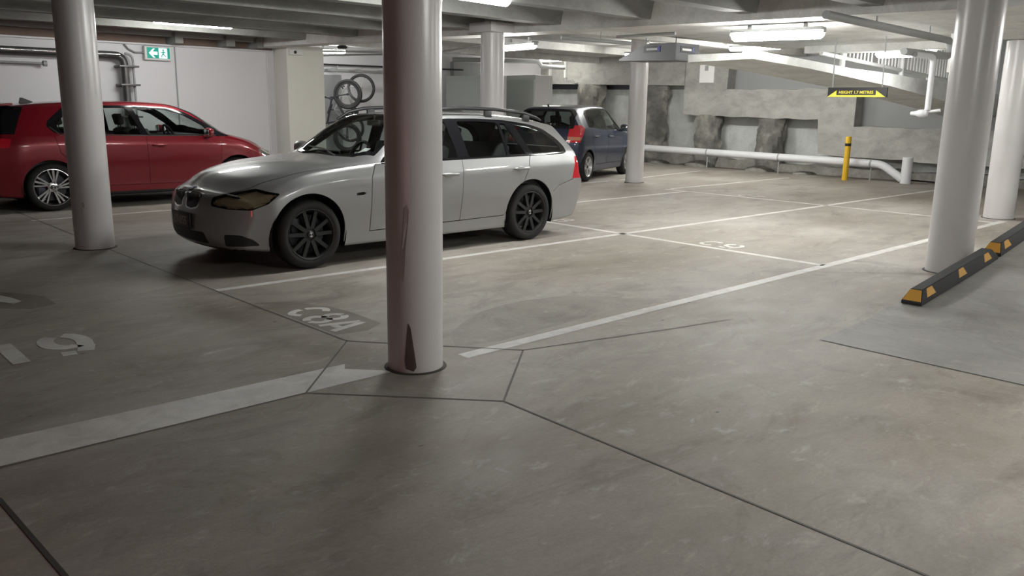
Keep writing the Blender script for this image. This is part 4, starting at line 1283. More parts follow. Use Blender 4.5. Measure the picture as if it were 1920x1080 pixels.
oramp = tag(obj('overhead_ramp', bm, M['rampwhite'], None, 25), 'white sloping ramp slab overhead, descending to the right below the lamps', 'ramp')
def in_t(p): return Vector(p)
def railz(x): return 2.27 - (x - 13.6) * .048
bm = bmesh.new()
add_tube(bm, [in_t((12.2, 6.35, railz(12.2))), in_t((17.2, 6.35, railz(17.2)))], .032, 10)
fix_normals(bm); t = obj('railing', bm, M['white'], oramp, 50); t['label'] = 'white railing with thin balusters'
bm = bmesh.new()
add_tube(bm, [in_t((12.9, 6.35, railz(12.9) + .6)), in_t((17.2, 6.35, railz(17.2) + .6))], .03, 10)
fix_normals(bm); obj('top_rail', bm, M['white'], t, 50)
for k in range(33):
    x = 13.0 + k * .13
    if k % 9 == 8: continue
    bm = bmesh.new()
    add_tube(bm, [in_t((x, 6.35, railz(x))), in_t((x, 6.35, railz(x) + .6))], .014, 6)
    obj('baluster', bm, M['white'], t, 50)
for x in (12.9, 15.1, 16.3):
    bm = bmesh.new()
    add_tube(bm, [in_t((x, 6.35, rz(x) + .07)), in_t((x, 6.35, railz(x) + .7))], .042, 10)
    obj('railing_post', bm, M['white'], t, 50)
# ------------------------------------------------------------------ lamps
def batten(p, q, label, mat='tube', w=.10, h=.075, hang=None, group='fluorescent lamps'):
    p, q = Vector(p), Vector(q); mid = (p + q) / 2; L_ = (q - p).length
    ang = math.atan2(q.y - p.y, q.x - p.x)
    t = empty('strip_lamp', mid, ang); tag(t, label, 'lamp', group)
    # diffuser: rounded trough, closed with rounded ends
    bm = bmesh.new()
    n = 10; secs = []
    for x, k in ((-L_ / 2, .35), (-L_ / 2 + .015, .75), (-L_ / 2 + .045, 1.0), (L_ / 2 - .045, 1.0), (L_ / 2 - .015, .75), (L_ / 2, .35)):
        ring = [(w / 2 * k * math.cos(a), -h * k * abs(math.sin(a)) ** .8) for a in [PI * j / n for j in range(n + 1)]]
        secs.append([bm.verts.new((x, y, z)) for y, z in ring])
    for a, b in zip(secs, secs[1:]):
        for j in range(n): bm.faces.new((a[j], a[j + 1], b[j + 1], b[j]))
        bm.faces.new((a[n], a[0], b[0], b[n]))
    bm.faces.new(secs[0]); bm.faces.new(secs[-1][::-1])
    fix_normals(bm)
    d = obj('diffuser', bm, M[mat], t, 50); d['label'] = 'glowing white diffuser'
    bm = bmesh.new()
    box2(bm, (-L_ / 2 + .01, -w / 2 - .012, .001), (L_ / 2 - .01, w / 2 + .012, .038), .008)
    for s in (-1, 1): box2(bm, (s * L_ / 2 - .012, -w * .35, -.03), (s * L_ / 2 + .006, w * .35, .02), .005)
    obj('housing', bm, M['greypaint'], t, 40)
    if hang:
        for x in (-L_ * .3, L_ * .3):
            bm = bmesh.new()
            box2(bm, (x - .02, -.02, .036), (x + .02, .02, hang - mid.z), .003)
            obj('hanger', bm, M['greypaint'], t, 40)
    return t
batten((9.03, 5.87, 2.385), (9.22, 4.78, 2.385), 'glowing strip lamp hanging before the bright soffit left of the two right hand columns', w=.125, h=.095, hang=2.48)
batten((8.90, 9.80, 2.385), (8.77, 8.98, 2.385), 'glowing strip lamp just right of the square-topped column', hang=2.48)
batten((4.75, 6.45, 2.56), (6.05, 6.60, 2.56), 'glowing strip lamp at the top edge above the silver wagon', hang=2.70)
batten((4.6, 12.46, 2.603), (5.77, 12.43, 2.603), 'strip lamp between the ceiling ribs above the red car', 'tube', .07, .05, hang=2.70)
batten((13.06, 5.90, 2.365), (13.06, 5.0, 2.365), 'bright strip lamp below the deep grey cross beam', hang=2.56)
batten((10.0, 17.3, 2.66), (10.5, 16.9, 2.66), 'small bright lamp over the hanging bicycles', 'tube', hang=2.9)
batten((17.6, 16.9, 2.82), (17.6, 18.1, 2.82), 'far lamp above the grey cabinets', 'tubefar', hang=2.9)
batten((15.4, 12.8, 2.70), (15.4, 11.6, 2.70), 'lamp beyond the grey hood over the compact car', 'tubedim', hang=2.9)
batten((11.0, 1.6, 2.40), (11.0, .4, 2.40), 'lamp over the ramp beyond the right hand column', 'tubedim', hang=2.48)
batten((15.5, 8.9, 2.74), (15.5, 10.1, 2.74), 'lamp under the far soffit over the empty bays', 'tubedim', hang=2.9)

batten((3.6, -.15, 2.5), (4.85, -.2, 2.5), 'lamp over the aisle to the right of the viewer', hang=2.66)
batten((8.6, -1.0, 2.40), (8.7, -2.2, 2.40), 'lamp over the ramp foot outside the picture', hang=2.48)

# red tail lamps of the car the photographer stands behind
for y in (-.3, .0):
    l = bpy.data.lights.new('brake_lamp', 'AREA'); l.energy = 0.6; l.color = (1, .10, .10); l.size = .25
    o = bpy.data.objects.new('brake_lamp', l); COL.objects.link(o); o.location = (-2.2, 1.8 + y * 3, .85)
    o.rotation_euler = (Vector((2.6, 7, .9)) - Vector(o.location)).to_track_quat('-Z', 'Y').to_euler()

# ------------------------------------------------------------------ exit sign on the left wall
t = empty('exit_sign', (5.545, 14.93, 2.275)); tag(t, 'lit green exit sign with an arrow and a running figure on the left wall', 'exit sign')
bm = bmesh.new(); box2(bm, (-.225, -.045, -.118), (.225, .065, .118), .025); obj('housing', bm, M['white'], t, 40)
bm = bmesh.new(); box2(bm, (-.185, -.052, -.085), (.195, -.04, .092), .004); obj('green_panel', bm, M['signgreen'], t, 40)
bm = bmesh.new()
ar = [(-.155, 0), (-.085, .075), (-.055, .075), (-.095, .025), (-.015, .025), (-.015, -.025), (-.095, -.025), (-.055, -.075), (-.085, -.075)]
add_prism(bm, ar, -.0565, -.0515, XZ()); fix_normals(bm); obj('arrow', bm, M['signwhite'], t, 0)
bm = bmesh.new(); box2(bm, (.01, -.0545, -.08), (.15, -.0515, .085)); obj('doorway', bm, M['signwhite'], t, 0)
bm = bmesh.new()     # running figure
add_lathe(bm, [(0, 0), (.016, 0), (.016, .002), (0, .002)], 14, Matrix.Translation((.085, -.0548, .055)) @ Matrix.Rotation(PI / 2, 4, 'X'))
for a, b, w in (((.088, .035), (.078, -.012), .024), ((.080, -.008), (.055, -.036), .015), ((.055, -.036), (.058, -.068), .013), ((.080, -.008), (.105, -.034), .015), ((.105, -.034), (.13, -.05), .012), ((.085, .03), (.055, .012), .011), ((.055, .012), (.038, .02), .009), ((.09, .03), (.112, .010), .011), ((.112, .010), (.122, .03), .009)):
    add_prism(bm, strip(a, b, w), -.0575, -.0535, XZ())
fix_normals(bm); obj('running_figure', bm, M['signgreen'], t, 0)
bm = bmesh.new(); add_tube(bm, [(-.22, .02, .0), (-.36, .03, .0), (-.46, .03, .05), (-.52, .03, .13)], .014, 8); fix_normals(bm); obj('cable', bm, M['greysheet'], t, 50)

# ------------------------------------------------------------------ pipes and cables on the left
t = empty('drain_pipe', (4.9, 14.78, 2.2)); tag(t, 'black and bright metal pipe run turning down the left wall behind the red car', 'pipe')
def rel(o, pts): return [Vector(p) - Vector(o) for p in pts]
o_ = (4.9, 14.78, 2.2)
bm = bmesh.new(); add_tube(bm, rel(o_, [(-5.5, 14.80, 2.205)] + arc_pts((2, 14.80, 2.205), (4.95, 14.80, 2.205), (4.95, 14.80, 1.0), .16) + [(4.95, 14.80, 0.15)]), .062, 14); fix_normals(bm); obj('main_pipe', bm, M['blacksteel'], t, 50)
bm = bmesh.new(); add_tube(bm, rel(o_, [(-5.5, 14.71, 2.215), (4.86, 14.71, 2.215)]), .022, 8); fix_normals(bm); p_ = obj('bright_pipe', bm, M['chrome'], t, 50); p_['label'] = 'bright metal pipe along the black one'
bm = bmesh.new(); add_tube(bm, rel(o_, arc_pts((4.8, 14.83, 2.24), (5.10, 14.83, 2.24), (5.10, 14.83, .5), .12) + [(5.10, 14.83, .15)]), .02, 8); fix_normals(bm); obj('side_pipe', bm, M['greypaint'], t, 50)
for z in (2.02, 1.72, 1.2):
    bm = bmesh.new(); box2(bm, Vector((4.85, 14.72, z)) - Vector(o_), Vector((5.16, 14.98, z + .03)) - Vector(o_), .006); obj('pipe_clamp', bm, M['blacksteel'], t, 40)
bm = bmesh.new(); add_tube(bm, [(-5.5, 14.86, 2.03), (3.75, 14.86, 2.03)], .018, 8); add_lathe(bm, [(.02, -.02), (.045, 0), (.045, .05), (0, .05)], 14, Matrix.Translation((3.75, 14.86, 2.03)) @ Matrix.Rotation(PI / 2, 4, 'Y')); fix_normals(bm)
tag(obj('sprinkler_pipe', bm, M['greypaint'], None, 50), 'thin grey pipe with a round end at the far left wall', 'pipe')
bm = bmesh.new(); add_tube(bm, [(5.87, 14.985, 2.40), (5.87, 14.985, .1)], .012, 6); fix_normals(bm)
tag(obj('wall_conduit', bm, M['greypaint'], None, 50), 'thin conduit running down the white wall right of the exit sign', 'conduit')
bm = bmesh.new(); add_tube(bm, [(7.60, 14.985, 2.40), (7.60, 14.985, .1)], .012, 6); fix_normals(bm)
tag(obj('wall_conduit', bm, M['whitewall'], None, 50), 'white wall joint strip beside the pier', 'conduit')
t = empty('alarm_box', (7.90, 14.46, 2.40)); tag(t, 'small beige box with a dark button high on the pier', 'alarm')
bm = bmesh.new(); box2(bm, (-.13, -.03, -.05), (.13, .02, .05), .008); obj('case', bm, M['white'], t, 40)
bm = bmesh.new(); add_lathe(bm, [(0, .012), (.028, .012), (.03, 0)], 16, Matrix.Translation((-.02, -.03, 0)) @ Matrix.Rotation(PI / 2, 4, 'X')); fix_normals(bm); obj('button', bm, M['black'], t, 40)

# overhead services beyond the edge beam
def pipe(name, pts, r, mat, label, cat='pipe', hangers=()):
    t0 = Vector(pts[0])
    bm = bmesh.new(); add_tube(bm, [Vector(p) - t0 for p in pts], r, 10); fix_normals(bm)
    if not hangers:
        for v in bm.verts: v.co += t0
        return tag(obj(name, bm, M[mat], None, 50), label, cat)
    t = empty(name, t0); tag(t, label, cat)
    obj('pipe_run', bm, M[mat], t, 50)
    for p in hangers:
        bm = bmesh.new(); q = Vector(p[:3]) - t0
        add_tube(bm, [q, (q.x, q.y, p[3] - t0.z)], .008, 6); fix_normals(bm)
        obj('hanger', bm, M['greypaint'], t, 50)
    return t
pipe('sprinkler_pipe', [(8.75, 8.45, 2.44), (9.75, 8.0, 2.40)], .028, 'greypaint', 'grey overhead pipe from the lamp by the square-topped column to the hood', hangers=[(9.3, 8.2, 2.42, 2.9)])
pipe('sprinkler_pipe', [(9.3, 7.9, 2.46), (9.3, 7.4, 2.46), (9.3, 6.9, 2.46)], .02, 'greypaint', 'short grey pipe under the edge beam right of the square-topped column')
pipe('service_cable', [(8.75, 15.0, 2.40), (9.5, 12.6, 2.40), (8.9, 9.9, 2.43)], .016, 'greypaint', 'grey cable run behind the nearest column toward the square-topped column', 'cable')
pipe('sprinkler_pipe', [(8.55, 14.6, 2.46), (12.2, 14.9, 2.62)], .02, 'greypaint', 'thin pipe across the storage bay above the small lamp')
pipe('service_cable', [(8.6, 18.8, 2.40), (15.5, 18.8, 2.46)], .022, 'darkmetal', 'dark cable along the rear wall above the hanging bicycles', 'cable')
pipe('sprinkler_pipe', [(15.2, 19.5 - .6, 2.74), (17.3, 17.6, 2.74), (17.35, 17.5, 2.60), (17.8, 17.0, 2.58)], .06, 'greypaint', 'thick dark pipe over the grey cabinets')
t = empty('ceiling_fan_unit', (8.25, 13.4, 2.48)); tag(t, 'small dark round detector on a thin arm beside the pier', 'detector')
bm = bmesh.new(); add_lathe(bm, [(0, -.03), (.08, -.03), (.10, 0), (.06, .02), (0, .02)], 18); fix_normals(bm); obj('head', bm, M['black'], t, 40)
bm = bmesh.new(); add_tube(bm, [(0, 0, .02), (0, 0, .10), (-.45, .4, .12), (-.45, .4, .5)], .012, 6); fix_normals(bm); obj('arm', bm, M['greypaint'], t, 40)

# big grey pipe on the right with a drop
yy = 4.1
t = empty('grey_pipe', (7.9, yy, 2.38)); tag(t, 'grey overhead pipe with a white drop and bulb head left of the ramp column', 'pipe')
bm = bmesh.new()
path = [(0, 0, 0.02)] + arc_pts((0, 0, .02), (3.17, 0, -.03), (3.17, 0, -.25), .10) + arc_pts((3.17, 0, 0), (3.17, 0, -.215), (1.7, 0, -.225), .09) + [(1.85, 0, -.225)]
add_tube(bm, path, .042, 12); fix_normals(bm); obj('pipe_run', bm, M['greypaint'], t, 50)
for x in (1.1, 2.5):
    bm = bmesh.new(); add_tube(bm, [(x, 0, 0), (x, 0, .15)], .01, 6); fix_normals(bm); obj('hanger', bm, M['greypaint'], t, 50)
dp = Matrix.Translation(Vector((10.48, 4.05, 2.12)) - Vector((7.9, yy, 2.38)))
bm = bmesh.new(); add_tube(bm, [(-.55, 0, .01)] + arc_pts((-.5, 0, .01), (0, 0, .01), (0, 0, -.6), .08) + [(0, 0, -.60)], .034, 12); fix_normals(bm); bm.transform(dp); d_ = obj('drop_pipe', bm, M['pvc'], t, 50)
bm = bmesh.new(); add_lathe(bm, [(0, -.07), (.03, -.062), (.048, -.02), (.045, .03), (.028, .07), (.02, .13), (0, .14)], 18, Matrix.Translation((-.02, .05, -.64)) @ Matrix.Rotation(-PI / 2, 4, 'X')); fix_normals(bm); bm.transform(dp); d_ = obj('drop_head', bm, M['pvc'], t, 50)
bm = bmesh.new(); add_tube(bm, [(0, 0, -.62), (.02, -.14, -.60)], .018, 8); fix_normals(bm); bm.transform(dp); d_ = obj('spout', bm, M['pvc'], t, 50)
t0 = (11.62, 4.26)
bm = bmesh.new(); box2(bm, (t0[0] - .04, t0[1] - .04, 2.0), (t0[0] + .04, t0[1] + .04, 2.52), .006)
obj('soffit_post', bm, M['white'], ceiling, 40)

# ------------------------------------------------------------------ grey hood with two blue labels
hx, hy = 9.9, 7.60
t = empty('grey_hood', (hx, hy, 2.145)); tag(t, 'grey wedge shaped metal hood with two dark labels hanging before a round column', 'hood')
M1 = Mcols((hx, hy, 2.145), (0, 1, 0), (0, 0, 1), (1, 0, 0))
bm = bmesh.new()
add_prism(bm, [(-.28, .01), (.75, .03), (.75, .05), (.27, .25), (-.28, .25)], 0, .55, Mcols((0, 0, 0), (0, 1, 0), (0, 0, 1), (1, 0, 0))); fix_normals(bm)
obj('hood_shell', bm, M['hoodgrey'], t, 0)
def hl(name, c, s, mat, parent):
    bm = bmesh.new(); add_box(bm, c, s, None, .002); return obj(name, bm, M[mat], parent, 0)
a = hl('label_plate', (-.003, .14, .175), (.006, .30, .085), 'black', t); a['label'] = 'dark label with a blue end'
hl('label_stripe', (-.007, .14, .175), (.004, .20, .030), 'greypaint', a); hl('label_mark', (-.007, .02, .175), (.004, .045, .075), 'bluelabel', a)
a = hl('label_plate', (.27, -.283, .165), (.34, .006, .085), 'black', t); a['label'] = 'dark label with a blue end'
hl('label_stripe', (.25, -.287, .165), (.22, .004, .030), 'white', a); hl('label_mark', (.40, -.287, .165), (.05, .004, .075), 'bluelabel', a)
for y in (.33, -.2):
    bm = bmesh.new(); add_tube(bm, [(.1, y, .26), (.1, y, .34)], .008, 6); fix_normals(bm); obj('chain', bm, M['darkmetal'], t, 40)

# ------------------------------------------------------------------ height sign
t = empty('height_sign', (11.5, 5.435, 1.75)); tag(t, 'black and yellow clearance bar reading HEIGHT 1.7 METRES hanging below the overhead ramp', 'sign')
bm = bmesh.new(); box2(bm, (0, -.44, -.065), (.03, .40, .065), .004); obj('board', bm, M['black'], t, 0)
bm = bmesh.new(); YM = Mcols((0, 0, 0), (0, 1, 0), (0, 0, 1), (1, 0, 0))
for s in (-1, 1):
    add_prism(bm, [(s * .27, -.064), (s * .40, -.064), (s * .27, .025)] if s > 0 else [(-.29, -.064), (-.425, -.064), (-.29, .025)], -.004, .001, YM)
add_prism(bm, [(-.29, -.064), (.27, -.064), (.27, -.038), (-.29, -.038)], -.004, .001, YM)
fix_normals(bm); o = obj('chevrons', bm, M['signyellow'], t, 0); o['label'] = 'yellow corners and base strip'
def text_mesh(name, txt, size, mat, parent, mw, bold=.0):
    cu = bpy.data.curves.new('txt', 'FONT'); cu.body = txt; cu.size = size; cu.align_x = 'CENTER'; cu.align_y = 'CENTER'; cu.extrude = .0015; cu.offset = bold
    ob = bpy.data.objects.new('txt', cu); COL.objects.link(ob)
    me = bpy.data.meshes.new_from_object(ob.evaluated_get(bpy.context.evaluated_depsgraph_get()))
    bpy.data.objects.remove(ob); bpy.data.curves.remove(cu)
    me.name = name; me.materials.clear(); me.materials.append(M[mat])
    me.transform(mw)
    return link(bpy.data.objects.new(name, me), parent)
# text faces -x: right direction = -y, up = z
text_mesh('lettering', 'HEIGHT 1.7 METRES', .056, 'signyellow', t, Mcols((-.003, -.01, -.003), (0, -1, 0), (0, 0, 1), (-1, 0, 0)), .0012)
for y in (-.36, .34):
    bm = bmesh.new(); add_tube(bm, [(.015, y, .06), (.015, y + .02, .78)], .009, 6); fix_normals(bm); obj('hanger', bm, M['greypaint'], t, 50)

# ------------------------------------------------------------------ rubber wheel stops along the ramp edge
def wheel_stop(x0, length, label):
    x1 = x0 + length
    z0, z1 = ramp_z(x0 + .05), ramp_z(x1)
    ang = math.atan2(z1 - z0, length)
    t = empty('wheel_stop', (x0, 2.50, z0 + .002)); t.rotation_euler = (0, -ang, 0)
    tag(t, label, 'wheel stop', 'rubber wheel stops along the ramp')
    bm = bmesh.new()
    hw, ht, h, e = .078, .045, .105, .085
    B = [(0, -hw, 0), (length, -hw, 0), (length, hw, 0), (0, hw, 0)]
    C = [(0, -hw, .022), (length, -hw, .022), (length, hw, .022), (0, hw, .022)]
    D = [(e, -ht, h), (length - e, -ht, h), (length - e, ht, h), (e, ht, h)]
    vb, vc, vd = [[bm.verts.new(p) for p in L_] for L_ in (B, C, D)]
    for a, b in ((vb, vc), (vc, vd)):
        for j in range(4): bm.faces.new((a[j], a[(j + 1) % 4], b[(j + 1) % 4], b[j]))
    bm.faces.new(vb[::-1]); bm.faces.new(vd)
    bmesh.ops.bevel(bm, geom=[e_ for e_ in bm.edges if abs(e_.verts[0].co.z - e_.verts[1].co.z) > .01 or e_.verts[0].co.z > .05], offset=.006, segments=2, affect='EDGES')
    fix_normals(bm)
    obj('rubber_block', bm, M['stopper'], t, 30)
    def patch(pts):
        bm = bmesh.new(); f = bm.faces.new([bm.verts.new(p) for p in pts])
        r = bmesh.ops.extrude_face_region(bm, geom=[f]); f.normal_update()
        nrm = f.normal.copy()
        vs = [g for g in r['geom'] if isinstance(g, bmesh.types.BMVert)]
        for v in vs: v.co += nrm * .003
        for v in bm.verts: v.co -= nrm * .001
        fix_normals(bm)
        o = obj('reflector', bm, M['reflector'], t, 0); o['label'] = 'amber reflective patch'
    def onside(x, s, w0, w1):      # patch on the sloping long side
        lo, hi = .20, .93
        y = lambda q: s * (hw + (ht - hw) * q); z = lambda q: .022 + (h - .022) * q
        p = [(x - w0, y(lo), z(lo)), (x + w0, y(lo), z(lo)), (x + w1, y(hi), z(hi)), (x - w1, y(hi), z(hi))]
        patch(p if s < 0 else p[::-1])
    for x in (.21, .86, 1.44):
        for s in (-1, 1): onside(min(x, length - .2), s, .085, .05)
    lo, hi = .10, .95
    xx = lambda q: e * q; zz = lambda q: .022 + (h - .022) * q; yv = lambda q: (hw + (ht - hw) * q) * .93
    patch([(xx(lo), yv(lo), zz(lo)), (xx(lo), -yv(lo), zz(lo)), (xx(hi), -yv(hi), zz(hi)), (xx(hi), yv(hi), zz(hi))])
    patch([(length - xx(lo), -yv(lo), zz(lo)), (length - xx(lo), yv(lo), zz(lo)), (length - xx(hi), yv(hi), zz(hi)), (length - xx(hi), -yv(hi), zz(hi))])
    return t
wheel_stop(6.60, 1.68, 'nearer black rubber wheel stop with amber patches along the ramp edge')
wheel_stop(8.32, 1.75, 'farther black rubber wheel stop at the right edge, behind the nearer one')

# ------------------------------------------------------------------ bollard
t = empty('bollard', (17.9, 8.5, 0)); tag(t, 'yellow round bollard with a black band before the white pipe', 'bollard')
bm = bmesh.new(); add_lathe(bm, [(.062, 0), (.062, .925), (.055, .945), (0, .955)], 24); fix_normals(bm); obj('post', bm, M['yellow'], t, 40)
bm = bmesh.new(); add_lathe(bm, [(.0635, .74), (.0645, .745), (.0645, .80), (.0635, .805)], 24); fix_normals(bm); b_ = obj('band', bm, M['black'], t, 40); b_['label'] = 'black band'

# ------------------------------------------------------------------ white drain pipe along the back wall
t = empty('white_pipe', (18.25, 7.33, 0)); tag(t, 'long white pipe low along the back wall with a stub riser at its right end', 'pipe')
o_ = (18.25, 7.33, 0)
bm = bmesh.new(); add_tube(bm, rel(o_, [(18.25, 17.5, .46), (18.25, 14.1, .42), (18.25, 8.2, .375)]), .088, 18); fix_normals(bm); obj('long_run', bm, M['pvc'], t, 50)
bm = bmesh.new(); add_tube(bm, rel(o_, [(18.25, 8.25, .375)] + arc_pts((18.25, 8.25, .375), (18.25, 7.85, .37), (18.25, 7.33, .02), .15) + [(18.25, 7.40, .08)]), .084, 16); fix_normals(bm); obj('bend', bm, M['pvc'], t, 50)
bm = bmesh.new(); add_tube(bm, rel(o_, [(18.25, 7.33, 0), (18.25, 7.33, .555)]), .105, 18); fix_normals(bm); obj('riser', bm, M['pvc'], t, 50)
for y in (12.33, 10.32, 8.1):
    bm = bmesh.new(); z = .375 + (y - 8.2) * .0076
    add_lathe(bm, [(.089, -.02), (.095, -.015), (.095, .015), (.089, .02)], 20, Matrix.Translation((0, y - 7.33, z)) @ Matrix.Rotation(PI / 2, 4, 'X'))
    add_tube(bm, [(0, y - 7.33, z - .09), (0, y - 7.33, .0)], .016, 8); fix_normals(bm)
    obj('pipe_bracket', bm, M['greypaint'], t, 40)

# notice on the back wall
bm = bmesh.new(); box2(bm, (18.765, 12.64, 2.15), (18.802, 13.08, 2.60), .004)
n_ = tag(obj('notice_board', bm, M['paper'], None, 0), 'blank white notice with a grey tab on the concrete wall right of the grey hood', 'notice')
bm = bmesh.new(); box2(bm, (18.755, 12.82, 2.45), (18.768, 12.92, 2.58)); c_ = obj('tab', bm, M['greypaint'], n_, 0)

# ------------------------------------------------------------------ cabinets
def cabinet(x, y0, y1, z1, d, label, end=False):
    t = empty('storage_cabinet', (x, (y0 + y1) / 2, 0)); tag(t, label, 'cabinet', 'grey cabinets')
    h = (y1 - y0) / 2 - .004
    bm = bmesh.new(); box2(bm, (0, -h, 0), (d, h, z1), .008); obj('carcass', bm, M['cabwhite'] , t, 40)
    bm = bmesh.new(); box2(bm, (-.02, -h + .04 , .06), (.001, h - .02, z1 - .13), .004); o = obj('door', bm, M['cabinet'], t, 40)
    bm = bmesh.new(); box2(bm, (-.014, -h, z1 - .125), (.001, h, z1 - .002), .003); obj('top_rail', bm, M['cabinet'], t, 40)
    bm = bmesh.new(); box2(bm, (-.05, -h + .10, 1.0), (-.018, -h + .12, 1.2), .004); obj('handle', bm, M['chrome'], o, 40)
cabinet(16.5, 16.88, 18.82, 2.33, .68, 'grey-green cabinet with a white side standing behind the compact car')
cabinet(14.9, 17.02, 18.82, 2.27, .66, 'grey-green cabinet seen left of the square-topped column')
for k, y in enumerate((17.9, 18.55)):
    bm = bmesh.new(); box2(bm, (18.72, y - .035, 2.34), (18.80, y + .035, 2.86), .006)
    tag(obj('wall_bracket', bm, M['white'], None, 30), ['white upright bracket on the concrete band right of the cabinet', 'white upright bracket on the concrete band above the cabinet'][k], 'bracket', 'white wall brackets')
bm = bmesh.new(); add_tube(bm, [(18.74, 17.9, 2.36), (18.7, 17.8, 2.26), (18.72, 17.6, 2.28), (18.74, 17.55, 2.2), (18.74, 17.38, 2.18)], .014, 6); fix_normals(bm)
tag(obj('loose_cable', bm, M['greypaint'], None, 40), 'loose curl of cable below the right hand white bracket', 'cable')
# dark store front between the columns with pale fittings
bm = bmesh.new(); box2(bm, (15.2, 18.84, 2.28), (17.0, 19.01, 2.68), .005)
obj('dark_panel', bm, M['greysheet'], wall_far, 0)

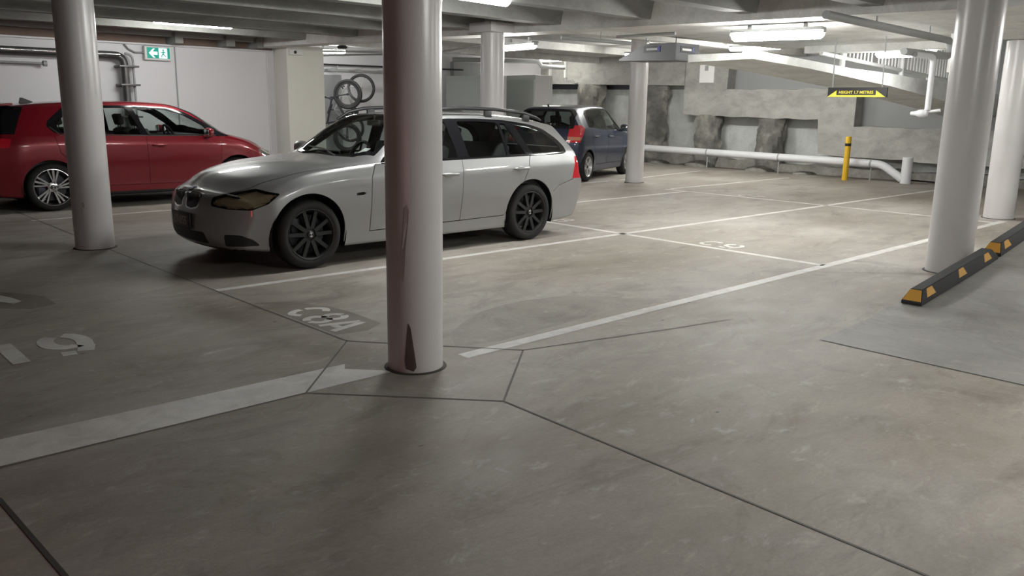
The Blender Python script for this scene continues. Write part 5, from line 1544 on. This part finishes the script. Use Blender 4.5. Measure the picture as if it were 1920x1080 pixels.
# ------------------------------------------------------------------ bicycles hung on the rear wall of the store
def bicycle(loc, rotz, label, tyre, frame, tilt=0.0, r=.34):
    t = empty('bicycle', loc, rotz); t.rotation_euler = (0, tilt, rotz); tag(t, label, 'bicycle', 'hanging bicycles')
    def whl(cx, cz):
        bm = bmesh.new()
        mt = Matrix.Translation((cx, 0, cz)) @ Matrix.Rotation(PI / 2, 4, 'X')
        prof = [(r - .045 + .0225 + .035 * math.cos(a), .035 * math.sin(a)) for a in [2 * PI * k / 10 for k in range(10)]]
        add_lathe(bm, prof, 40, mt, closed=True); fix_normals(bm)
        w = obj('wheel', bm, M[tyre], t, 50)
        bm = bmesh.new()
        add_lathe(bm, [(r - (.105 if frame == 'darkmetal' else .07), -.006), (r - .06, -.014), (r - .06, .014), (r - (.105 if frame == 'darkmetal' else .07), .006)], 40, mt, closed=True)
        add_lathe(bm, [(0, -.05), (.028, -.05), (.02, -.03), (.02, .03), (.028, .05), (0, .05)], 14, mt)
        fix_normals(bm); obj('rim', bm, M[frame if frame != 'darkmetal' else 'black'], w, 40)
        bm = bmesh.new()
        for k in range(20):
            a = 2 * PI * k / 20
            add_tube(bm, [mt @ Vector((.024 * math.cos(a + .5), .024 * math.sin(a + .5), .035 * (-1) ** k)), mt @ Vector(((r - .046) * math.cos(a), (r - .046) * math.sin(a), 0))], .0022, 4, False)
        obj('spokes', bm, M['greypaint'], w, 0)
    # hung upright: front wheel on top
    F_ = (0, 0); Rr = (.06, -1.02)
    whl(*F_); whl(*Rr)
    P = lambda x, z, y=0: (x, y, z)
    bb, head, head2, seat = P(.02, -.60), P(-.34, -.10), P(-.40, -.18), P(-.46, -.74)
    bm = bmesh.new()
    for a, b, q in ((bb, head, .028), (head, head2, .026), (head2, seat, .022), (bb, seat, .022)): add_tube(bm, [a, b], q, 8)
    for y in (-.06, .06):
        add_tube(bm, [bb, P(.06, -1.02, y)], .011, 6); add_tube(bm, [seat, P(.06, -1.02, y)], .009, 6)
    fix_normals(bm); obj('frame', bm, M[frame], t, 50)
    bm = bmesh.new()
    add_tube(bm, [head, P(-.26, -.07)], .022, 8)
    for y in (-.05, .05): add_tube(bm, [P(-.26, -.07, y), P(-.06, -.01, y), P(0, 0, y)], .014, 6)
    fix_normals(bm); obj('fork', bm, M[frame], t, 50)
    bm = bmesh.new()
    add_tube(bm, [head2, P(-.47, -.14)], .016, 8); add_tube(bm, [P(-.48, -.12, -.31), P(-.47, -.14, -.1), P(-.47, -.14, .1), P(-.48, -.12, .31)], .013, 8)
    fix_normals(bm); h_ = obj('handlebar', bm, M['black'], t, 50)
    for s in (-1, 1):
        bm = bmesh.new(); add_tube(bm, [P(-.478, -.125, s * .20), P(-.48, -.12, s * .325)], .019, 8); fix_normals(bm); obj('grip', bm, M['rubber'], h_, 50)
    bm = bmesh.new()
    add_tube(bm, [seat, P(-.56, -.77)], .014, 8); add_box(bm, (-.575, 0, -.76), (.05, .14, .26), None, .022)
    fix_normals(bm); obj('saddle', bm, M['black'], t, 50)
    bm = bmesh.new()
    add_lathe(bm, [(.02, -.008), (.10, -.006), (.10, .006), (.02, .008)], 24, Matrix.Translation((bb[0], .06, bb[2])) @ Matrix.Rotation(PI / 2, 4, 'X'))
    add_tube(bm, [(bb[0], .075, bb[2]), (bb[0] - .12, .085, bb[2] + .12)], .012, 6); add_tube(bm, [(bb[0], -.075, bb[2]), (bb[0] + .12, -.085, bb[2] - .12)], .012, 6)
    for s in (1, -1): add_box(bm, (bb[0] - s * .12, s * .13, bb[2] + s * .12), (.05, .09, .025), None, .006)
    fix_normals(bm); obj('crank', bm, M['darkmetal'], t, 50)
    return t
bicycle((11.05, 17.75, 1.70), -.85, 'black bicycle hanging upright with its wide black tyre facing out', 'rubber', 'darkmetal', .10, .345)
bicycle((11.75, 18.25, 1.86), -.75, 'grey framed bicycle hanging behind the black one', 'black', 'greypaint', .35, .34)
t = empty('bike_rack', (11.3, 18.9, 2.3)); tag(t, 'grey metal rack on the rear wall holding the bicycles', 'rack')
bm = bmesh.new(); box2(bm, (-1.0, -.02, -.03), (1.6, .06, .03), .006); obj('rail', bm, M['greypaint'], t, 40)
for x in (-.2, .5, 1.2):
    bm = bmesh.new(); add_tube(bm, [(x, 0, 0), (x, -.5, .03), (x, -.62, .0), (x, -.64, .08)], .012, 6); fix_normals(bm); obj('hook', bm, M['greypaint'], t, 50)
bm = bmesh.new(); box2(bm, (9.6, 18.92, 0), (11.6, 19.0, 2.18), .004)
o = obj('store_panel', bm, M['greysheet'], wall_far, 0); o['label'] = 'grey panel behind the hanging bicycles'

# characters on the wagon's plate
text_mesh('plate_characters', 'BR855', .105, 'platechar', [o for o in car_s.children if o.name.startswith('number_plate')][0], Mcols((-.024, 0, .43), (0, -1, 0), (0, 0, 1), (-1, 0, 0)), .002)

# ------------------------------------------------------------------ world and view
w = bpy.data.worlds.new('world'); SC.world = w; w.use_nodes = True
w.node_tree.nodes['Background'].inputs[0].default_value = (.5, .52, .55, 1)
w.node_tree.nodes['Background'].inputs[1].default_value = 0.02
SC.view_settings.view_transform = 'Standard'; SC.view_settings.look = 'None'
SC.view_settings.exposure = 2.42; SC.view_settings.gamma = 1.0; SC.view_settings.use_curve_mapping = False
